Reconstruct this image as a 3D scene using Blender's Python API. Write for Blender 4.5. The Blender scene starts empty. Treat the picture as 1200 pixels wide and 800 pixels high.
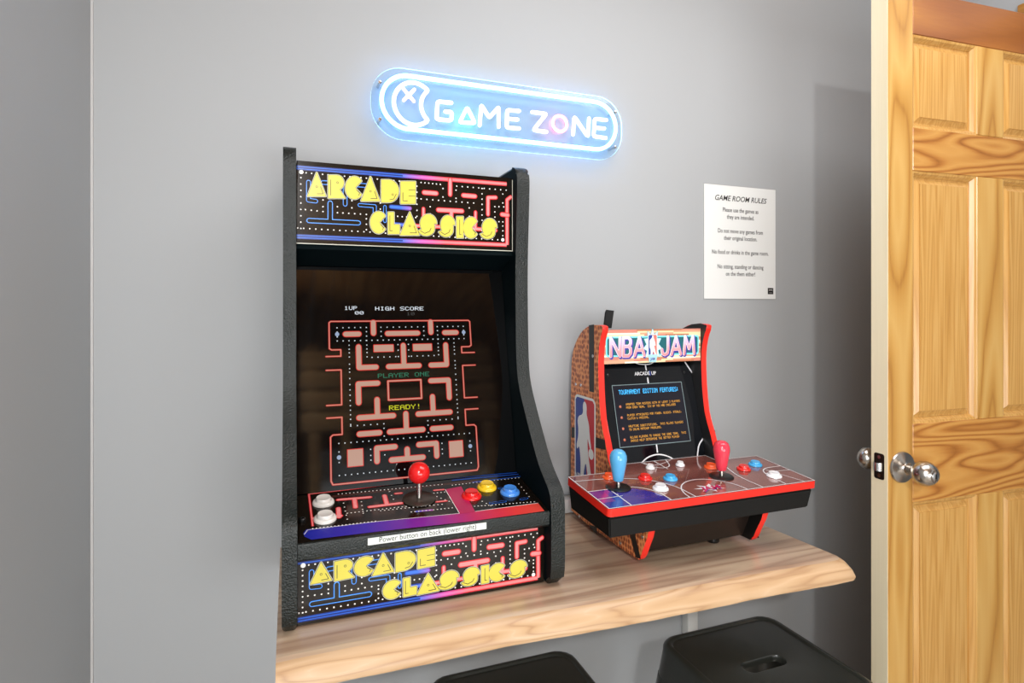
import bpy, bmesh, math, random
from mathutils import Vector, Matrix
random.seed(7)
S = bpy.context.scene
COL = S.collection
PI = math.pi

# ------------------------------------------------------------------ camera
EYE = 1.32
F_PX, HORIZON, YAW = 688.0, 360.0, math.radians(20.7)
cam_d = bpy.data.cameras.new('camera'); cam = bpy.data.objects.new('camera', cam_d); COL.objects.link(cam)
cam.location = (0, 0, EYE); cam.rotation_euler = (PI/2, 0, -YAW)
cam_d.sensor_width = 36; cam_d.lens = 36*F_PX/1200; cam_d.shift_y = -(400-HORIZON)/1200
cam_d.clip_start = 0.02
S.camera = cam

# ------------------------------------------------------------------ world, lights, exposure
W = bpy.data.worlds.new('world'); S.world = W; W.use_nodes = True
W.node_tree.nodes['Background'].inputs[0].default_value = (0.75, 0.87, 1, 1)
W.node_tree.nodes['Background'].inputs[1].default_value = 0.9
S.view_settings.view_transform = 'Standard'; S.view_settings.look = 'None'
S.view_settings.exposure = -0.03; S.view_settings.gamma = 1.0; S.view_settings.use_curve_mapping = False

XL0 = -.355
def area(name, loc, target, size, power, color, size_y=None, shape='RECTANGLE'):
    d = bpy.data.lights.new(name, 'AREA'); d.shape = shape; d.size = size
    if size_y: d.size_y = size_y
    d.energy = power; d.color = color
    o = bpy.data.objects.new(name, d); COL.objects.link(o); o.location = loc
    v = Vector(target)-Vector(loc); o.rotation_euler = v.to_track_quat('-Z', 'Y').to_euler()
    return o
area('overhead_fill_light', (1.02, 0.42, 2.42), (1.05, 0.5, 0), 1.4, 17, (0.97, 0.98, 1), 0.7)  # added overhead fill without a fitting, lifts the wall behind the door
area('key_lamp_light', (-0.23, -1.07, 2.03), (0.9, 1.2, 1.2), 0.09, 20, (1, 0.98, 0.96), shape='DISK')
area('left_fill_light', (XL0, -0.42, 1.30), (1.2, 0.30, 1.15), 1.3, 38, (0.93, 0.97, 1), 1.3)  # soft fill added along the left wall, which has no window
area('low_fill_light', (0.75, -2.12, 0.72), (0.9, 1.3, 0.8), 1.7, 42, (0.95, 0.98, 1), 0.9)  # added low fill from the rear, brightens the wall under the shelf

# ------------------------------------------------------------------ pixel -> point
CY, SY = math.cos(YAW), math.sin(YAW)
def ray(px, py):
    u = px-600.0
    return Vector((F_PX*SY+CY*u, F_PX*CY-SY*u, HORIZON-py))
EYEV = Vector((0, 0, EYE))
def hit(px, py, p0, n):                       # where the line of sight meets a plane
    d = ray(px, py); n = Vector(n)
    return EYEV + d*((Vector(p0)-EYEV).dot(n)/d.dot(n))

# ------------------------------------------------------------------ materials
def lin(c):
    return tuple(((v/255)/12.92 if v/255 <= .04045 else ((v/255+.055)/1.055)**2.4) for v in c)
MATS = {}
def mat(name, rgb=(128,128,128), rough=.5, metal=0, emit=0, emit_rgb=None, spec=.5, coat=0, bump=None, alpha=1):
    if name in MATS: return MATS[name]
    m = bpy.data.materials.new(name); m.use_nodes = True
    nt = m.node_tree; b = nt.nodes['Principled BSDF']
    c = lin(rgb)
    b.inputs['Base Color'].default_value = (*c, 1)
    b.inputs['Roughness'].default_value = rough
    b.inputs['Metallic'].default_value = metal
    b.inputs['Specular IOR Level'].default_value = spec
    b.inputs['Coat Weight'].default_value = coat
    b.inputs['Coat Roughness'].default_value = .06
    if emit:
        b.inputs['Emission Color'].default_value = (*lin(emit_rgb or rgb), 1)
        b.inputs['Emission Strength'].default_value = emit
    if bump:
        scale, strength, dist = bump
        tc = nt.nodes.new('ShaderNodeTexCoord'); n = nt.nodes.new('ShaderNodeTexNoise')
        n.inputs['Scale'].default_value = scale; n.inputs['Detail'].default_value = 3
        bp = nt.nodes.new('ShaderNodeBump'); bp.inputs['Strength'].default_value = strength
        bp.inputs['Distance'].default_value = dist
        nt.links.new(tc.outputs['Object'], n.inputs['Vector'])
        nt.links.new(n.outputs['Fac'], bp.inputs['Height'])
        nt.links.new(bp.outputs['Normal'], b.inputs['Normal'])
    MATS[name] = m
    return m

def ramp(nt, stops):
    r = nt.nodes.new('ShaderNodeValToRGB')
    while len(r.color_ramp.elements) < len(stops): r.color_ramp.elements.new(.5)
    for e, (p, c) in zip(r.color_ramp.elements, stops):
        e.position = p; e.color = (*lin(c), 1)
    return r
def wood(name, axis, stops, rings=9.0, stretch=.12, rough=.35, distort=5.0, fine=.25, offset=(0,0,0), coat=.3):
    """long grain along axis; rings = bands per metre across the grain"""
    if name in MATS: return MATS[name]
    m = bpy.data.materials.new(name); m.use_nodes = True
    nt = m.node_tree; L = nt.links; b = nt.nodes['Principled BSDF']
    tc = nt.nodes.new('ShaderNodeTexCoord'); mp = nt.nodes.new('ShaderNodeMapping')
    sc = [1, 1, 1]; sc['xyz'.index(axis)] = stretch
    mp.inputs['Scale'].default_value = sc; mp.inputs['Location'].default_value = offset
    L.new(tc.outputs['Object'], mp.inputs['Vector'])
    n1 = nt.nodes.new('ShaderNodeTexNoise'); n1.inputs['Scale'].default_value = rings; n1.inputs['Detail'].default_value = 1.5
    L.new(mp.outputs['Vector'], n1.inputs['Vector'])
    mul = nt.nodes.new('ShaderNodeMath'); mul.operation = 'MULTIPLY'; mul.inputs[1].default_value = distort
    L.new(n1.outputs['Fac'], mul.inputs[0])
    fr = nt.nodes.new('ShaderNodeMath'); fr.operation = 'PINGPONG'; fr.inputs[1].default_value = .5
    L.new(mul.outputs[0], fr.inputs[0])
    n2 = nt.nodes.new('ShaderNodeTexNoise'); n2.inputs['Scale'].default_value = 230; n2.inputs['Detail'].default_value = 2
    mp2 = nt.nodes.new('ShaderNodeMapping'); sc2 = [1,1,1]; sc2['xyz'.index(axis)] = .03
    mp2.inputs['Scale'].default_value = sc2
    L.new(tc.outputs['Object'], mp2.inputs['Vector']); L.new(mp2.outputs['Vector'], n2.inputs['Vector'])
    mx = nt.nodes.new('ShaderNodeMath'); mx.operation = 'MULTIPLY_ADD'; mx.inputs[1].default_value = fine
    L.new(n2.outputs['Fac'], mx.inputs[0])
    m2 = nt.nodes.new('ShaderNodeMath'); m2.operation = 'MULTIPLY'; m2.inputs[1].default_value = 2*(1-fine)
    L.new(fr.outputs[0], m2.inputs[0]); L.new(m2.outputs[0], mx.inputs[2])
    r = ramp(nt, stops); L.new(mx.outputs[0], r.inputs['Fac'])
    L.new(r.outputs['Color'], b.inputs['Base Color'])
    b.inputs['Roughness'].default_value = rough; b.inputs['Coat Weight'].default_value = coat
    b.inputs['Coat Roughness'].default_value = .25
    MATS[name] = m
    return m
def gradient(name, axis, a, b_, stops, rough=.3, emit=0):
    """printed colour that runs along the artwork"""
    m = bpy.data.materials.new(name); m.use_nodes = True
    nt = m.node_tree; L = nt.links; b = nt.nodes['Principled BSDF']
    g = nt.nodes.new('ShaderNodeNewGeometry'); s = nt.nodes.new('ShaderNodeSeparateXYZ')
    L.new(g.outputs['Position'], s.inputs[0])
    mr = nt.nodes.new('ShaderNodeMapRange'); mr.inputs['From Min'].default_value = a; mr.inputs['From Max'].default_value = b_
    L.new(s.outputs['XYZ'.index(axis)], mr.inputs['Value'])
    r = ramp(nt, stops); L.new(mr.outputs['Result'], r.inputs['Fac'])
    L.new(r.outputs['Color'], b.inputs['Base Color']); b.inputs['Roughness'].default_value = rough
    if emit:
        L.new(r.outputs['Color'], b.inputs['Emission Color']); b.inputs['Emission Strength'].default_value = emit
    MATS[name] = m
    return m

# ------------------------------------------------------------------ objects
WP = {}                                        # world position of every object made
def link(name, verts, faces, mats, fmat=None, parent=None, smooth=False, kind=None, label=None):
    me = bpy.data.meshes.new(name)
    xs = [v[0] for v in verts]; ys = [v[1] for v in verts]; zs = [v[2] for v in verts]
    org = Vector(((min(xs)+max(xs))/2, (min(ys)+max(ys))/2, min(zs)))
    me.from_pydata([tuple(Vector(v)-org) for v in verts], [], faces)
    if not isinstance(mats, (list, tuple)): mats = [mats]
    for m in mats: me.materials.append(m)
    if fmat:
        for p, i in zip(me.polygons, fmat): p.material_index = i
    if smooth:
        for p in me.polygons: p.use_smooth = True
    me.update()
    o = bpy.data.objects.new(name, me); COL.objects.link(o)
    base = WP[parent.name] if parent else Vector((0,0,0))
    o.parent = parent; o.location = org-base; WP[o.name] = org
    if kind: o['kind'] = kind
    if label: o['label'] = label
    return o
def thing(name, label, cat, loc, group=None):
    o = bpy.data.objects.new(name, None); COL.objects.link(o); o.location = loc; o.empty_display_size = .05
    WP[o.name] = Vector(loc); o['label'] = label; o['category'] = cat
    if group: o['group'] = group
    return o
def from_bm(name, bm, mats, parent=None, smooth=False, **k):
    bmesh.ops.recalc_face_normals(bm, faces=bm.faces[:])
    bm.verts.ensure_lookup_table(); bm.verts.index_update()
    v = [tuple(x.co) for x in bm.verts]; f = [[q.index for q in p.verts] for p in bm.faces]
    fm = [p.material_index for p in bm.faces]; bm.free()
    o = link(name, v, f, mats, fm, parent, smooth, **k)
    if smooth:
        try: o.data.set_sharp_from_angle(angle=math.radians(38))
        except Exception: pass
        big = max(p.area for p in o.data.polygons)
        for p in o.data.polygons:
            if p.area > .0015 and len(p.vertices) > 10: p.use_smooth = False
    return o
def box_bm(bm, x0, x1, y0, y1, z0, z1, bev=0, seg=2, mi=0):
    vs = [bm.verts.new(p) for p in ((x0,y0,z0),(x1,y0,z0),(x1,y1,z0),(x0,y1,z0),(x0,y0,z1),(x1,y0,z1),(x1,y1,z1),(x0,y1,z1))]
    fs = [bm.faces.new([vs[i] for i in q]) for q in ((0,3,2,1),(4,5,6,7),(0,1,5,4),(1,2,6,5),(2,3,7,6),(3,0,4,7))]
    for f in fs: f.material_index = mi
    if bev:
        es = list({e for f in fs for e in f.edges})
        r = bmesh.ops.bevel(bm, geom=es, offset=bev, segments=seg, profile=.5, affect='EDGES')
        for f in r['faces']: f.material_index = mi
def box(name, x0, x1, y0, y1, z0, z1, m, parent=None, bev=0, seg=2, **k):
    bm = bmesh.new(); box_bm(bm, x0, x1, y0, y1, z0, z1, bev, seg)
    return from_bm(name, bm, m, parent, smooth=bev > 0, **k)
def lathe_bm(bm, prof, c, axis=(0,0,1), n=32, mi=0):
    """prof: list of (radius, height) along axis from c"""
    ax = Vector(axis).normalized(); a = ax.orthogonal().normalized(); b = ax.cross(a); c = Vector(c)
    rings = []
    for r, h in prof:
        if r < 1e-6: rings.append([bm.verts.new(c+ax*h)])
        else: rings.append([bm.verts.new(c+ax*h+(a*math.cos(t)+b*math.sin(t))*r) for t in [2*PI*i/n for i in range(n)]])
    for p, q in zip(rings, rings[1:]):
        for i in range(n):
            j = (i+1) % n
            if len(p) == 1 and len(q) == 1: continue
            if len(p) == 1: f = bm.faces.new((p[0], q[i], q[j]))
            elif len(q) == 1: f = bm.faces.new((p[i], p[j], q[0]))
            else: f = bm.faces.new((p[i], p[j], q[j], q[i]))
            f.material_index = mi
def lathe(name, prof, c, axis, m, parent, n=32, **k):
    bm = bmesh.new(); lathe_bm(bm, prof, c, axis, n); return from_bm(name, bm, m, parent, smooth=True, **k)
def tube_bm(bm, pts, r, n=12, closed=False, mi=0):
    pts = [Vector(p) for p in pts]; N = len(pts); rings = []
    up = None
    for i, p in enumerate(pts):
        if closed: d = (pts[(i+1) % N]-pts[i-1])
        else: d = pts[min(i+1, N-1)]-pts[max(i-1, 0)]
        d.normalize()
        if up is None: up = d.orthogonal().normalized()
        a = (up-d*up.dot(d)).normalized(); up = a; b = d.cross(a)
        rings.append([bm.verts.new(p+(a*math.cos(t)+b*math.sin(t))*r) for t in [2*PI*k/n for k in range(n)]])
    prs = list(zip(rings, rings[1:]))+([(rings[-1], rings[0])] if closed else [])
    for p, q in prs:
        for k in range(n):
            j = (k+1) % n; f = bm.faces.new((p[k], p[j], q[j], q[k])); f.material_index = mi
    if not closed:
        for rg, s, pt, nx in ((rings[0], -1, pts[0], pts[1]), (rings[-1], 1, pts[-1], pts[-2])):
            d = (pt-nx).normalized()
            mid = [bm.verts.new(pt+d*r*.6+(v.co-pt)*.75) for v in rg]; tip = bm.verts.new(pt+d*r)
            for k in range(n):
                j = (k+1) % n
                bm.faces.new((rg[k], rg[j], mid[j], mid[k])).material_index = mi
                bm.faces.new((mid[k], mid[j], tip)).material_index = mi
def arc(cx, cy, rx, ry, a0, a1, n):
    return [(cx+rx*math.cos(a0+(a1-a0)*i/n), cy+ry*math.sin(a0+(a1-a0)*i/n)) for i in range(n+1)]
def rrect(x0, y0, x1, y1, r, n=6):
    P = []
    for cx, cy, a in ((x1-r, y1-r, 0), (x0+r, y1-r, PI/2), (x0+r, y0+r, PI), (x1-r, y0+r, 3*PI/2)):
        P += arc(cx, cy, r, r, a, a+PI/2, n)
    return P
def smooth_poly(pts, it=2, closed=True):       # corner cutting
    for _ in range(it):
        q = []; n = len(pts)
        for i in range(n if closed else n-1):
            a, b = pts[i], pts[(i+1) % n]
            q += [tuple(a[k]*.75+b[k]*.25 for k in range(len(a))), tuple(a[k]*.25+b[k]*.75 for k in range(len(a)))]
        pts = q if closed else [pts[0]]+q+[pts[-1]]
    return pts

# prism of a y-z outline between two x, with rounded rims
def yz_panel_bm(bm, outline, x0, x1, bev=.004, seg=3, mi=0, cap=None):
    a = [bm.verts.new((x0, y, z)) for y, z in outline]; b = [bm.verts.new((x1, y, z)) for y, z in outline]
    fa = bm.faces.new(a); fb = bm.faces.new(b[::-1]); n = len(a)
    fs = [fa, fb]
    for i in range(n): fs.append(bm.faces.new((a[i], b[i], b[(i+1) % n], a[(i+1) % n])))
    for f in fs: f.material_index = mi
    if cap is not None: fa.material_index = cap; fb.material_index = cap
    if bev:
        es = list(set(fa.edges) | set(fb.edges))
        bmesh.ops.bevel(bm, geom=es, offset=bev, segments=seg, profile=.5, affect='EDGES')
    return fa, fb

# ------------------------------------------------------------------ flat printed artwork on a panel
class Canvas:
    def __init__(s, O, U, V, step=.00016):
        s.O = Vector(O); s.U = Vector(U).normalized(); s.V = Vector(V).normalized(); s.N = s.U.cross(s.V).normalized()
        s.step = step; s.v = []; s.f = []; s.m = []; s.mats = []; s.k = 0
    def mi(s, m):
        if m not in s.mats: s.mats.append(m)
        return s.mats.index(m)
    def w(s, a, b, h): return s.O+s.U*a+s.V*b+s.N*h
    def local(s, px, py):
        p = hit(px, py, s.O, s.N)-s.O
        return (p.dot(s.U), p.dot(s.V))
    def h(s, layer):
        s.k = (s.k+1) % 29; return layer*s.step+s.k*4e-6
    def poly(s, pts, m, layer=1):
        i = len(s.v); h = s.h(layer); s.v += [s.w(a, b, h) for a, b in pts]
        s.f.append(list(range(i, i+len(pts)))); s.m.append(s.mi(m))
    def tri(s, pts, faces, m, layer=1):
        i = len(s.v); h = s.h(layer); s.v += [s.w(a, b, h) for a, b in pts]
        for q in faces: s.f.append([i+k for k in q]); s.m.append(s.mi(m))
    def disc(s, c, r, m, layer=1, n=14, ry=None):
        s.poly(arc(c[0], c[1], r, ry or r, 0, 2*PI*(n-1)/n, n-1), m, layer)
    def rect(s, x0, y0, x1, y1, m, layer=1): s.poly([(x0,y0),(x1,y0),(x1,y1),(x0,y1)], m, layer)
    def stroke(s, pts, w, m, layer=1, closed=False, caps=True):
        n = len(pts); r = w/2
        segs = list(zip(pts, pts[1:]))+([(pts[-1], pts[0])] if closed else [])
        for a, b in segs:
            dx, dy = b[0]-a[0], b[1]-a[1]; l = math.hypot(dx, dy)
            if l < 1e-9: continue
            nx, ny = -dy/l*r, dx/l*r
            s.poly([(a[0]-nx, a[1]-ny), (b[0]-nx, b[1]-ny), (b[0]+nx, b[1]+ny), (a[0]+nx, a[1]+ny)], m, layer)
        for k, p in enumerate(pts):
            if not caps and not closed and k in (0, n-1): continue
            s.disc(p, r, m, layer, 10)
    def slab(s, outline, depth, m, side=None):
        """the panel itself: outline in local coordinates, going back by depth"""
        i = len(s.v); n = len(outline)
        s.v += [s.w(a, b, 0) for a, b in outline]+[s.w(a, b, -depth) for a, b in outline]
        s.f.append(list(range(i, i+n))); s.m.append(s.mi(m))
        s.f.append(list(range(i+2*n-1, i+n-1, -1))); s.m.append(s.mi(side or m))
        for k in range(n):
            j = (k+1) % n
            s.f.append([i+k, i+n+k, i+n+j, i+j]); s.m.append(s.mi(side or m))
    def text(s, txt, x, y, size, m, layer=1, sx=1.0, bold=0.0, shear=0.0, align='CENTER', rot=0):
        vs, fs = glyphs(txt, bold, shear, align); c, d = math.cos(rot), math.sin(rot)
        s.tri([(x+(a*sx*c-b*d)*size, y+(a*sx*d+b*c)*size) for a, b in vs], fs, m, layer)
    def build(s, name, parent, **k): return link(name, s.v, s.f, s.mats, s.m, parent, **k)
GC = {}
def glyphs(txt, bold, shear, align):
    key = (txt, bold, shear, align)
    if key not in GC:
        cu = bpy.data.curves.new('lettering', 'FONT'); cu.body = txt; cu.align_x = align; cu.offset = bold; cu.shear = shear
        cu.resolution_u = 3; cu.fill_mode = 'FRONT'
        o = bpy.data.objects.new('lettering', cu); COL.objects.link(o)
        dg = bpy.context.evaluated_depsgraph_get(); me = bpy.data.meshes.new_from_object(o.evaluated_get(dg))
        GC[key] = ([(v.co.x, v.co.y) for v in me.vertices], [list(p.vertices) for p in me.polygons])
        bpy.data.objects.remove(o); bpy.data.curves.remove(cu); bpy.data.meshes.remove(me)
    return GC[key]
PF = {'A':'0E11111F111111','B':'1E11111E11111E','C':'0E11101010110E','D':'1E11111111111E','E':'1F10101E10101F','F':'1F10101E101010',
 'G':'0E11101711110F','H':'1111111F111111','I':'0E04040404040E','J':'0702020202120C','K':'11121418141211','L':'1010101010101F',
 'M':'111B1515111111','N':'11191513111111','O':'0E11111111110E','P':'1E11111E101010','Q':'0E11111115120D','R':'1E11111E141211',
 'S':'0F10100E01011E','T':'1F040404040404','U':'1111111111110E','V':'11111111110A04','W':'1111111515150A','X':'11110A040A1111',
 'Y':'11110A04040404','Z':'1F01020408101F','0':'0E11131519110E','1':'040C040404040E','3':'1F02040201110E','!':'04040404000004',
 '.':'00000000000C0C',',':'000000000C0408',':':'000C0C000C0C00','&':'0C12140815120D',' ':'00000000000000'}
def pixtext(cv, txt, x, y, cw, ch, m, layer=1, align='l', fat=1.0):
    """5x7 dot-matrix lettering; x,y = bottom left (or centre), cw,ch = size of one dot"""
    if align == 'c': x -= len(txt)*6*cw/2
    for k, c in enumerate(txt):
        g = PF.get(c, PF[' '])
        for r in range(7):
            row = int(g[r*2:r*2+2], 16); q = 0
            while q < 5:
                if row >> (4-q) & 1:
                    e = q
                    while e < 5 and row >> (4-e) & 1: e += 1
                    x0 = x+(k*6+q)*cw; x1 = x+(k*6+e)*cw; y0 = y+(6-r)*ch
                    cv.rect(x0, y0, x1, y0+ch*fat, m, layer); q = e
                else: q += 1

# ================================================================== MATERIALS
paint = mat('grey_wall_paint', (173,176,178), .55, bump=(60, .06, .002), spec=.35)
floor_m = wood('floor_boards', 'x', [(0,(150,140,128)),(.5,(178,168,154)),(1,(200,190,176))], 5, .1, .4)
ceil_m = wood('pine_boards', 'y', [(0,(120,78,42)),(.5,(170,120,70)),(1,(196,148,92))], 8, .1, .4)
black_tex = mat('black_grained_vinyl', (12,22,20), .36, spec=.5, bump=(330, .9, .002))
black_vinyl = mat('black_smooth_vinyl', (5,16,19), .6, spec=.05)
black_plastic = mat('black_plastic', (17,17,17), .35)
art_black = mat('artwork_black', (23,18,14), .14, spec=.5)
yellow = mat('artwork_yellow', (222,210,84), .3)
grey_line = mat('artwork_grey_outline', (205,205,190), .3)
dark_line = mat('artwork_dark_line', (84,80,46), .3)
white_ink = mat('artwork_white', (245,243,238), .3)
red_m = mat('artwork_red', (226,38,48), .3); pink_m = mat('artwork_pink', (250,150,150), .3)
blue_m = mat('artwork_blue', (30,110,225), .3); lblue_m = mat('artwork_light_blue', (90,170,250), .3)
dblue_m = mat('artwork_dark_blue', (10,34,120), .3)
chrome = mat('brushed_nickel', (190,184,176), .24, metal=1)
steel = mat('steel', (200,200,200), .2, metal=1)

# ================================================================== ROOM
D = 1.38                                       # back wall
XL, XR, YR, ZC = -.368, 1.84, -2.2, 2.45
box('floor', XL-.1, XR+1.2, YR-.1, D+.1, -.06, 0, floor_m, kind='structure')
bm = bmesh.new()
for i in range(21):
    x = XL-.05+i*.11
    box_bm(bm, x, x+.106, YR-.1, D+.1, ZC, ZC+.03, .004, 1)
from_bm('ceiling', bm, ceil_m, kind='structure')
box('wall_back', XL-.1, XR+.12, D, D+.1, 0, ZC, paint, kind='structure')
box('wall_left', XL-.1, XL, YR, D, 0, ZC, paint, kind='structure')
bm = bmesh.new()
for i in range(17):
    z = i*.145
    box_bm(bm, XL-.1, XR+.1, YR-.1, YR, z, z+.141, .006, 1)
from_bm('wall_rear', bm, wood('rear_boards', 'x', [(0,(110,72,40)),(.5,(150,104,62)),(1,(180,134,84))], 8, .1, .45), kind='structure')
DY0, DY1, DZ = .275, .905, 2.045               # doorway in the right-hand wall
bm = bmesh.new()
box_bm(bm, XR, XR+.1, DY1, D, 0, ZC); box_bm(bm, XR, XR+.1, YR, DY0, 0, ZC); box_bm(bm, XR, XR+.1, DY0, DY1, DZ, ZC)
from_bm('wall_right', bm, paint, kind='structure')
box('wall_hallway', XR+1.1, XR+1.2, YR, D+.1, 0, ZC, paint, kind='structure')
pine_trim = wood('pine_trim_wood', 'y', [(0,(150,96,40)),(.5,(196,138,66)),(1,(222,170,96))], 14, .12, .3)
bm = bmesh.new()
box_bm(bm, XR-.016, XR+.0, DY0-.09, DY1+.09, DZ, DZ+.085, .004)
box_bm(bm, XR-.016, XR+.0, DY1+.005, DY1+.09, 0, DZ, .004)
box_bm(bm, XR-.016, XR+.0, DY0-.09, DY0-.005, 0, DZ, .004)
from_bm('trim_1', bm, pine_trim, kind='structure', smooth=True)
# a thin caulked bead in the corner
box('trim_2', XL, XL+.004, D-.004, D, 0, ZC, mat('white_caulk', (196,195,194), .5), kind='structure')

# ---- pine door, swung open
amber = [(0,(150,98,38)),(.25,(180,132,62)),(.6,(194,150,80)),(1,(202,162,94))]
stile_m = wood('pine_stile', 'z', amber, 9, .10, .28, 8)
rail_m = wood('pine_rail', 'x', [(0,(134,80,30)),(.3,(168,110,48)),(.55,(186,132,64)),(1,(198,148,78))], 9, .16, .28, 16)
toprail_m = wood('pine_top_rail', 'x', [(0,(122,68,26)),(.4,(142,84,36)),(.75,(158,100,44)),(1,(186,130,56))], 5, .3, .28, 4)
panel_m = wood('pine_panel', 'z', [(0,(140,90,38)),(.25,(184,136,68)),(.55,(196,150,82)),(1,(206,164,98))], 34, .03, .3, 9, .5)
pale_m = wood('pine_bare_edge', 'z', [(0,(208,188,146)),(.5,(232,218,184)),(1,(240,228,196))], 8, .05, .5, 3, .4, coat=0)
ang = math.atan(.062); dd = Vector((math.cos(ang), -math.sin(ang), 0)); dn = Vector((math.sin(ang), math.cos(ang), 0))
DP = Vector((1.214, .905, 0)); DT = .040; DW = .618
def door_pt(t, n, z): return DP+dd*t+dn*n+Vector((0,0,z))
def door_part(name, t0, t1, z0, z1, m, n0=0, n1=DT, bev=.0015, parent=None, label=None):
    bm = bmesh.new(); box_bm(bm, t0, t1, n0, n1, z0, z1, bev, 1)
    for v in bm.verts: v.co = door_pt(v.co.x, v.co.y, v.co.z)
    return from_bm(name, bm, m, parent, label=label)
zt = 2.022; zz = lambda z: z+EYE
rails = [(zt-.098, zt), (zz(.302), zz(.398)), (zz(-.432), zz(-.258)), (.012, .22)]
door = bpy.data.objects.new('door_1', None); COL.objects.link(door); door.location = DP; WP['door_1'] = DP.copy()
door['kind'] = 'structure'; door['label'] = 'varnished pine six-panel door standing open with a nickel knob'
st = door_part('stile', .0012, .074, .012, zt, stile_m, parent=door)
pe = door_part('bare_edge', 0, .0012, .012, zt, pale_m, parent=door, bev=0)
door_part('stile', .551, DW, .012, zt, stile_m, parent=door)
for i, (a, b) in enumerate(rails): door_part('rail', .074, .551, a, b, toprail_m if i == 0 else rail_m, parent=door)
op = [(rails[1][1], rails[0][0]), (rails[2][1], rails[1][0]), (rails[3][1], rails[2][0])]
for a, b in op: door_part('mullion', .2695, .3555, a, b, stile_m, parent=door)
for t0, t1 in ((.074, .2695), (.3555, .551)):
    for a, b in op:
        # sticking moulding round the opening and a raised field, both faces
        bm = bmesh.new()
        for sgn in (0, 1):
            prof = [(0, .0015), (.005, .003), (.011, .010), (.012, .0125), (.015, .0125), (.026, .0065), (.0265, .0045)]
            rings = []
            for ins, dp in prof:
                n_ = dp if sgn == 0 else DT-dp
                rings.append([bm.verts.new(door_pt(x, n_, z)) for x, z in ((t0+ins, a+ins), (t1-ins, a+ins), (t1-ins, b-ins), (t0+ins, b-ins))])
            for p, q in zip(rings, rings[1:]):
                for k in range(4): bm.faces.new((p[k], p[(k+1) % 4], q[(k+1) % 4], q[k]))
            bm.faces.new(rings[-1])
        from_bm('panel', bm, panel_m, door)
# knobs and latch
kz = zz(-.350)
def knob(side):
    ax = -dn if side == 0 else dn
    base = door_pt(.040, 0 if side == 0 else DT, kz)
    fs_ = 1 if side == 0 else .8
    k = lathe('knob', [(a_, b_*fs_) for a_, b_ in [(.0, 0), (.0335, 0), (.0345, .002), (.033, .005), (.024, .0075), (.014, .010), (.0105, .014), (.0105, .026),
                       (.013, .030), (.0195, .036), (.0245, .044), (.0262, .052), (.0255, .060), (.0215, .068), (.0145, .0745),
                       (.0125, .0752), (.0115, .0725), (0, .0722)]], base, ax, chrome, door, 40)
    if side == 0:
        lathe('keyhole', [(0, .0722), (.0085, .0722), (.009, .0765), (.0075, .0772), (0, .0772)], base, ax, steel, k, 24)
        c = base+ax*.0775
        bm = bmesh.new(); box_bm(bm, c.x-.0012, c.x+.0012, c.y-.0006, c.y+.0006, c.z-.005, c.z+.005); from_bm('key_slot', bm, black_plastic, k)
knob(0); knob(1)
cv = Canvas(door_pt(-.0004, .020, kz), -dn, (0,0,1))
cv.slab(rrect(-.0125, -.0285, .0125, .0285, .005), .0012, mat('dark_bronze', (44,32,26), .35, metal=.6))
for s in (-1, 1): cv.disc((0, s*.020), .0042, steel, 2)
lp = cv.build('latch_plate', door)
bm = bmesh.new(); pr = []
for i in range(9):
    a = PI*i/8; pr.append((math.cos(a)*.009, .010*math.sin(a)))
va = [bm.verts.new(door_pt(-.0016-y*1.1, .020+x, kz-.009)) for x, y in pr]; vb = [bm.verts.new(door_pt(-.0016-y*1.1, .020+x, kz+.009)) for x, y in pr]
bm.faces.new(va); bm.faces.new(vb[::-1])
for i in range(len(pr)): j = (i+1) % len(pr); bm.faces.new((va[i], va[j], vb[j], vb[i]))
from_bm('latch_bolt', bm, steel, lp, smooth=True)
for z in (.25, 1.0, 1.8):
    bm = bmesh.new(); lathe_bm(bm, [(0,0),(.006,0),(.006,.09),(0,.09)], door_pt(DW+.006, -.002, z), (0,0,1), 12)
    from_bm('hinge', bm, chrome, door, smooth=True)

# ================================================================== SHELF
SH = EYE-.525
shelf_m = wood('shelf_wood', 'x', [(0,(150,120,98)),(.2,(176,146,122)),(.45,(194,166,140)),(.75,(208,184,156)),(1,(190,164,136))], 14, .05, .30, 7, .34, coat=.35)
bark_m = wood('shelf_live_edge', 'x', [(0,(166,126,88)),(.35,(196,160,120)),(.8,(206,172,134)),(1,(214,184,150))], 26, .10, .45, 7, .3)
def front(x):
    pts = [(-.02,.914),(.072,.915),(.345,.9125),(.602,.8965),(.83,.893),(1.08,.881)]
    for (a, ya), (b, yb) in zip(pts, pts[1:]):
        if x <= b: return ya+(yb-ya)*(x-a)/(b-a)+.0008*math.sin(23*x)+.0004*math.sin(77*x+1)
    return pts[-1][1]
def shelf_loop(inset, z, bulge=0):
    P = []
    n = 60
    for i in range(n+1):
        x = -.02+(1.04+.02)*i/n
        P.append((x, front(x)+inset, z))
    x1 = 1.098+bulge-inset*.35; r = .020; yc = front(1.05)+inset+r
    for i in range(1, 11):
        a = -PI/2+PI/2*i/10; P.append((x1-r+r*math.cos(a), yc+r*math.sin(a), z))
    P += [(x1-.012, 1.10, z), (x1-.012, D, z), (-.02, D, z)]
    return P
bm = bmesh.new()
loops = [shelf_loop(.012, SH-.040, 0), shelf_loop(.001, SH-.038, .004), shelf_loop(0, SH-.033, .006), shelf_loop(.004, SH-.022, .004),
         shelf_loop(.014, SH-.008, -.001), shelf_loop(.024, SH-.002, -.004), shelf_loop(.034, SH, -.008)]
rg = [[bm.verts.new(p) for p in l] for l in loops]
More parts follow.
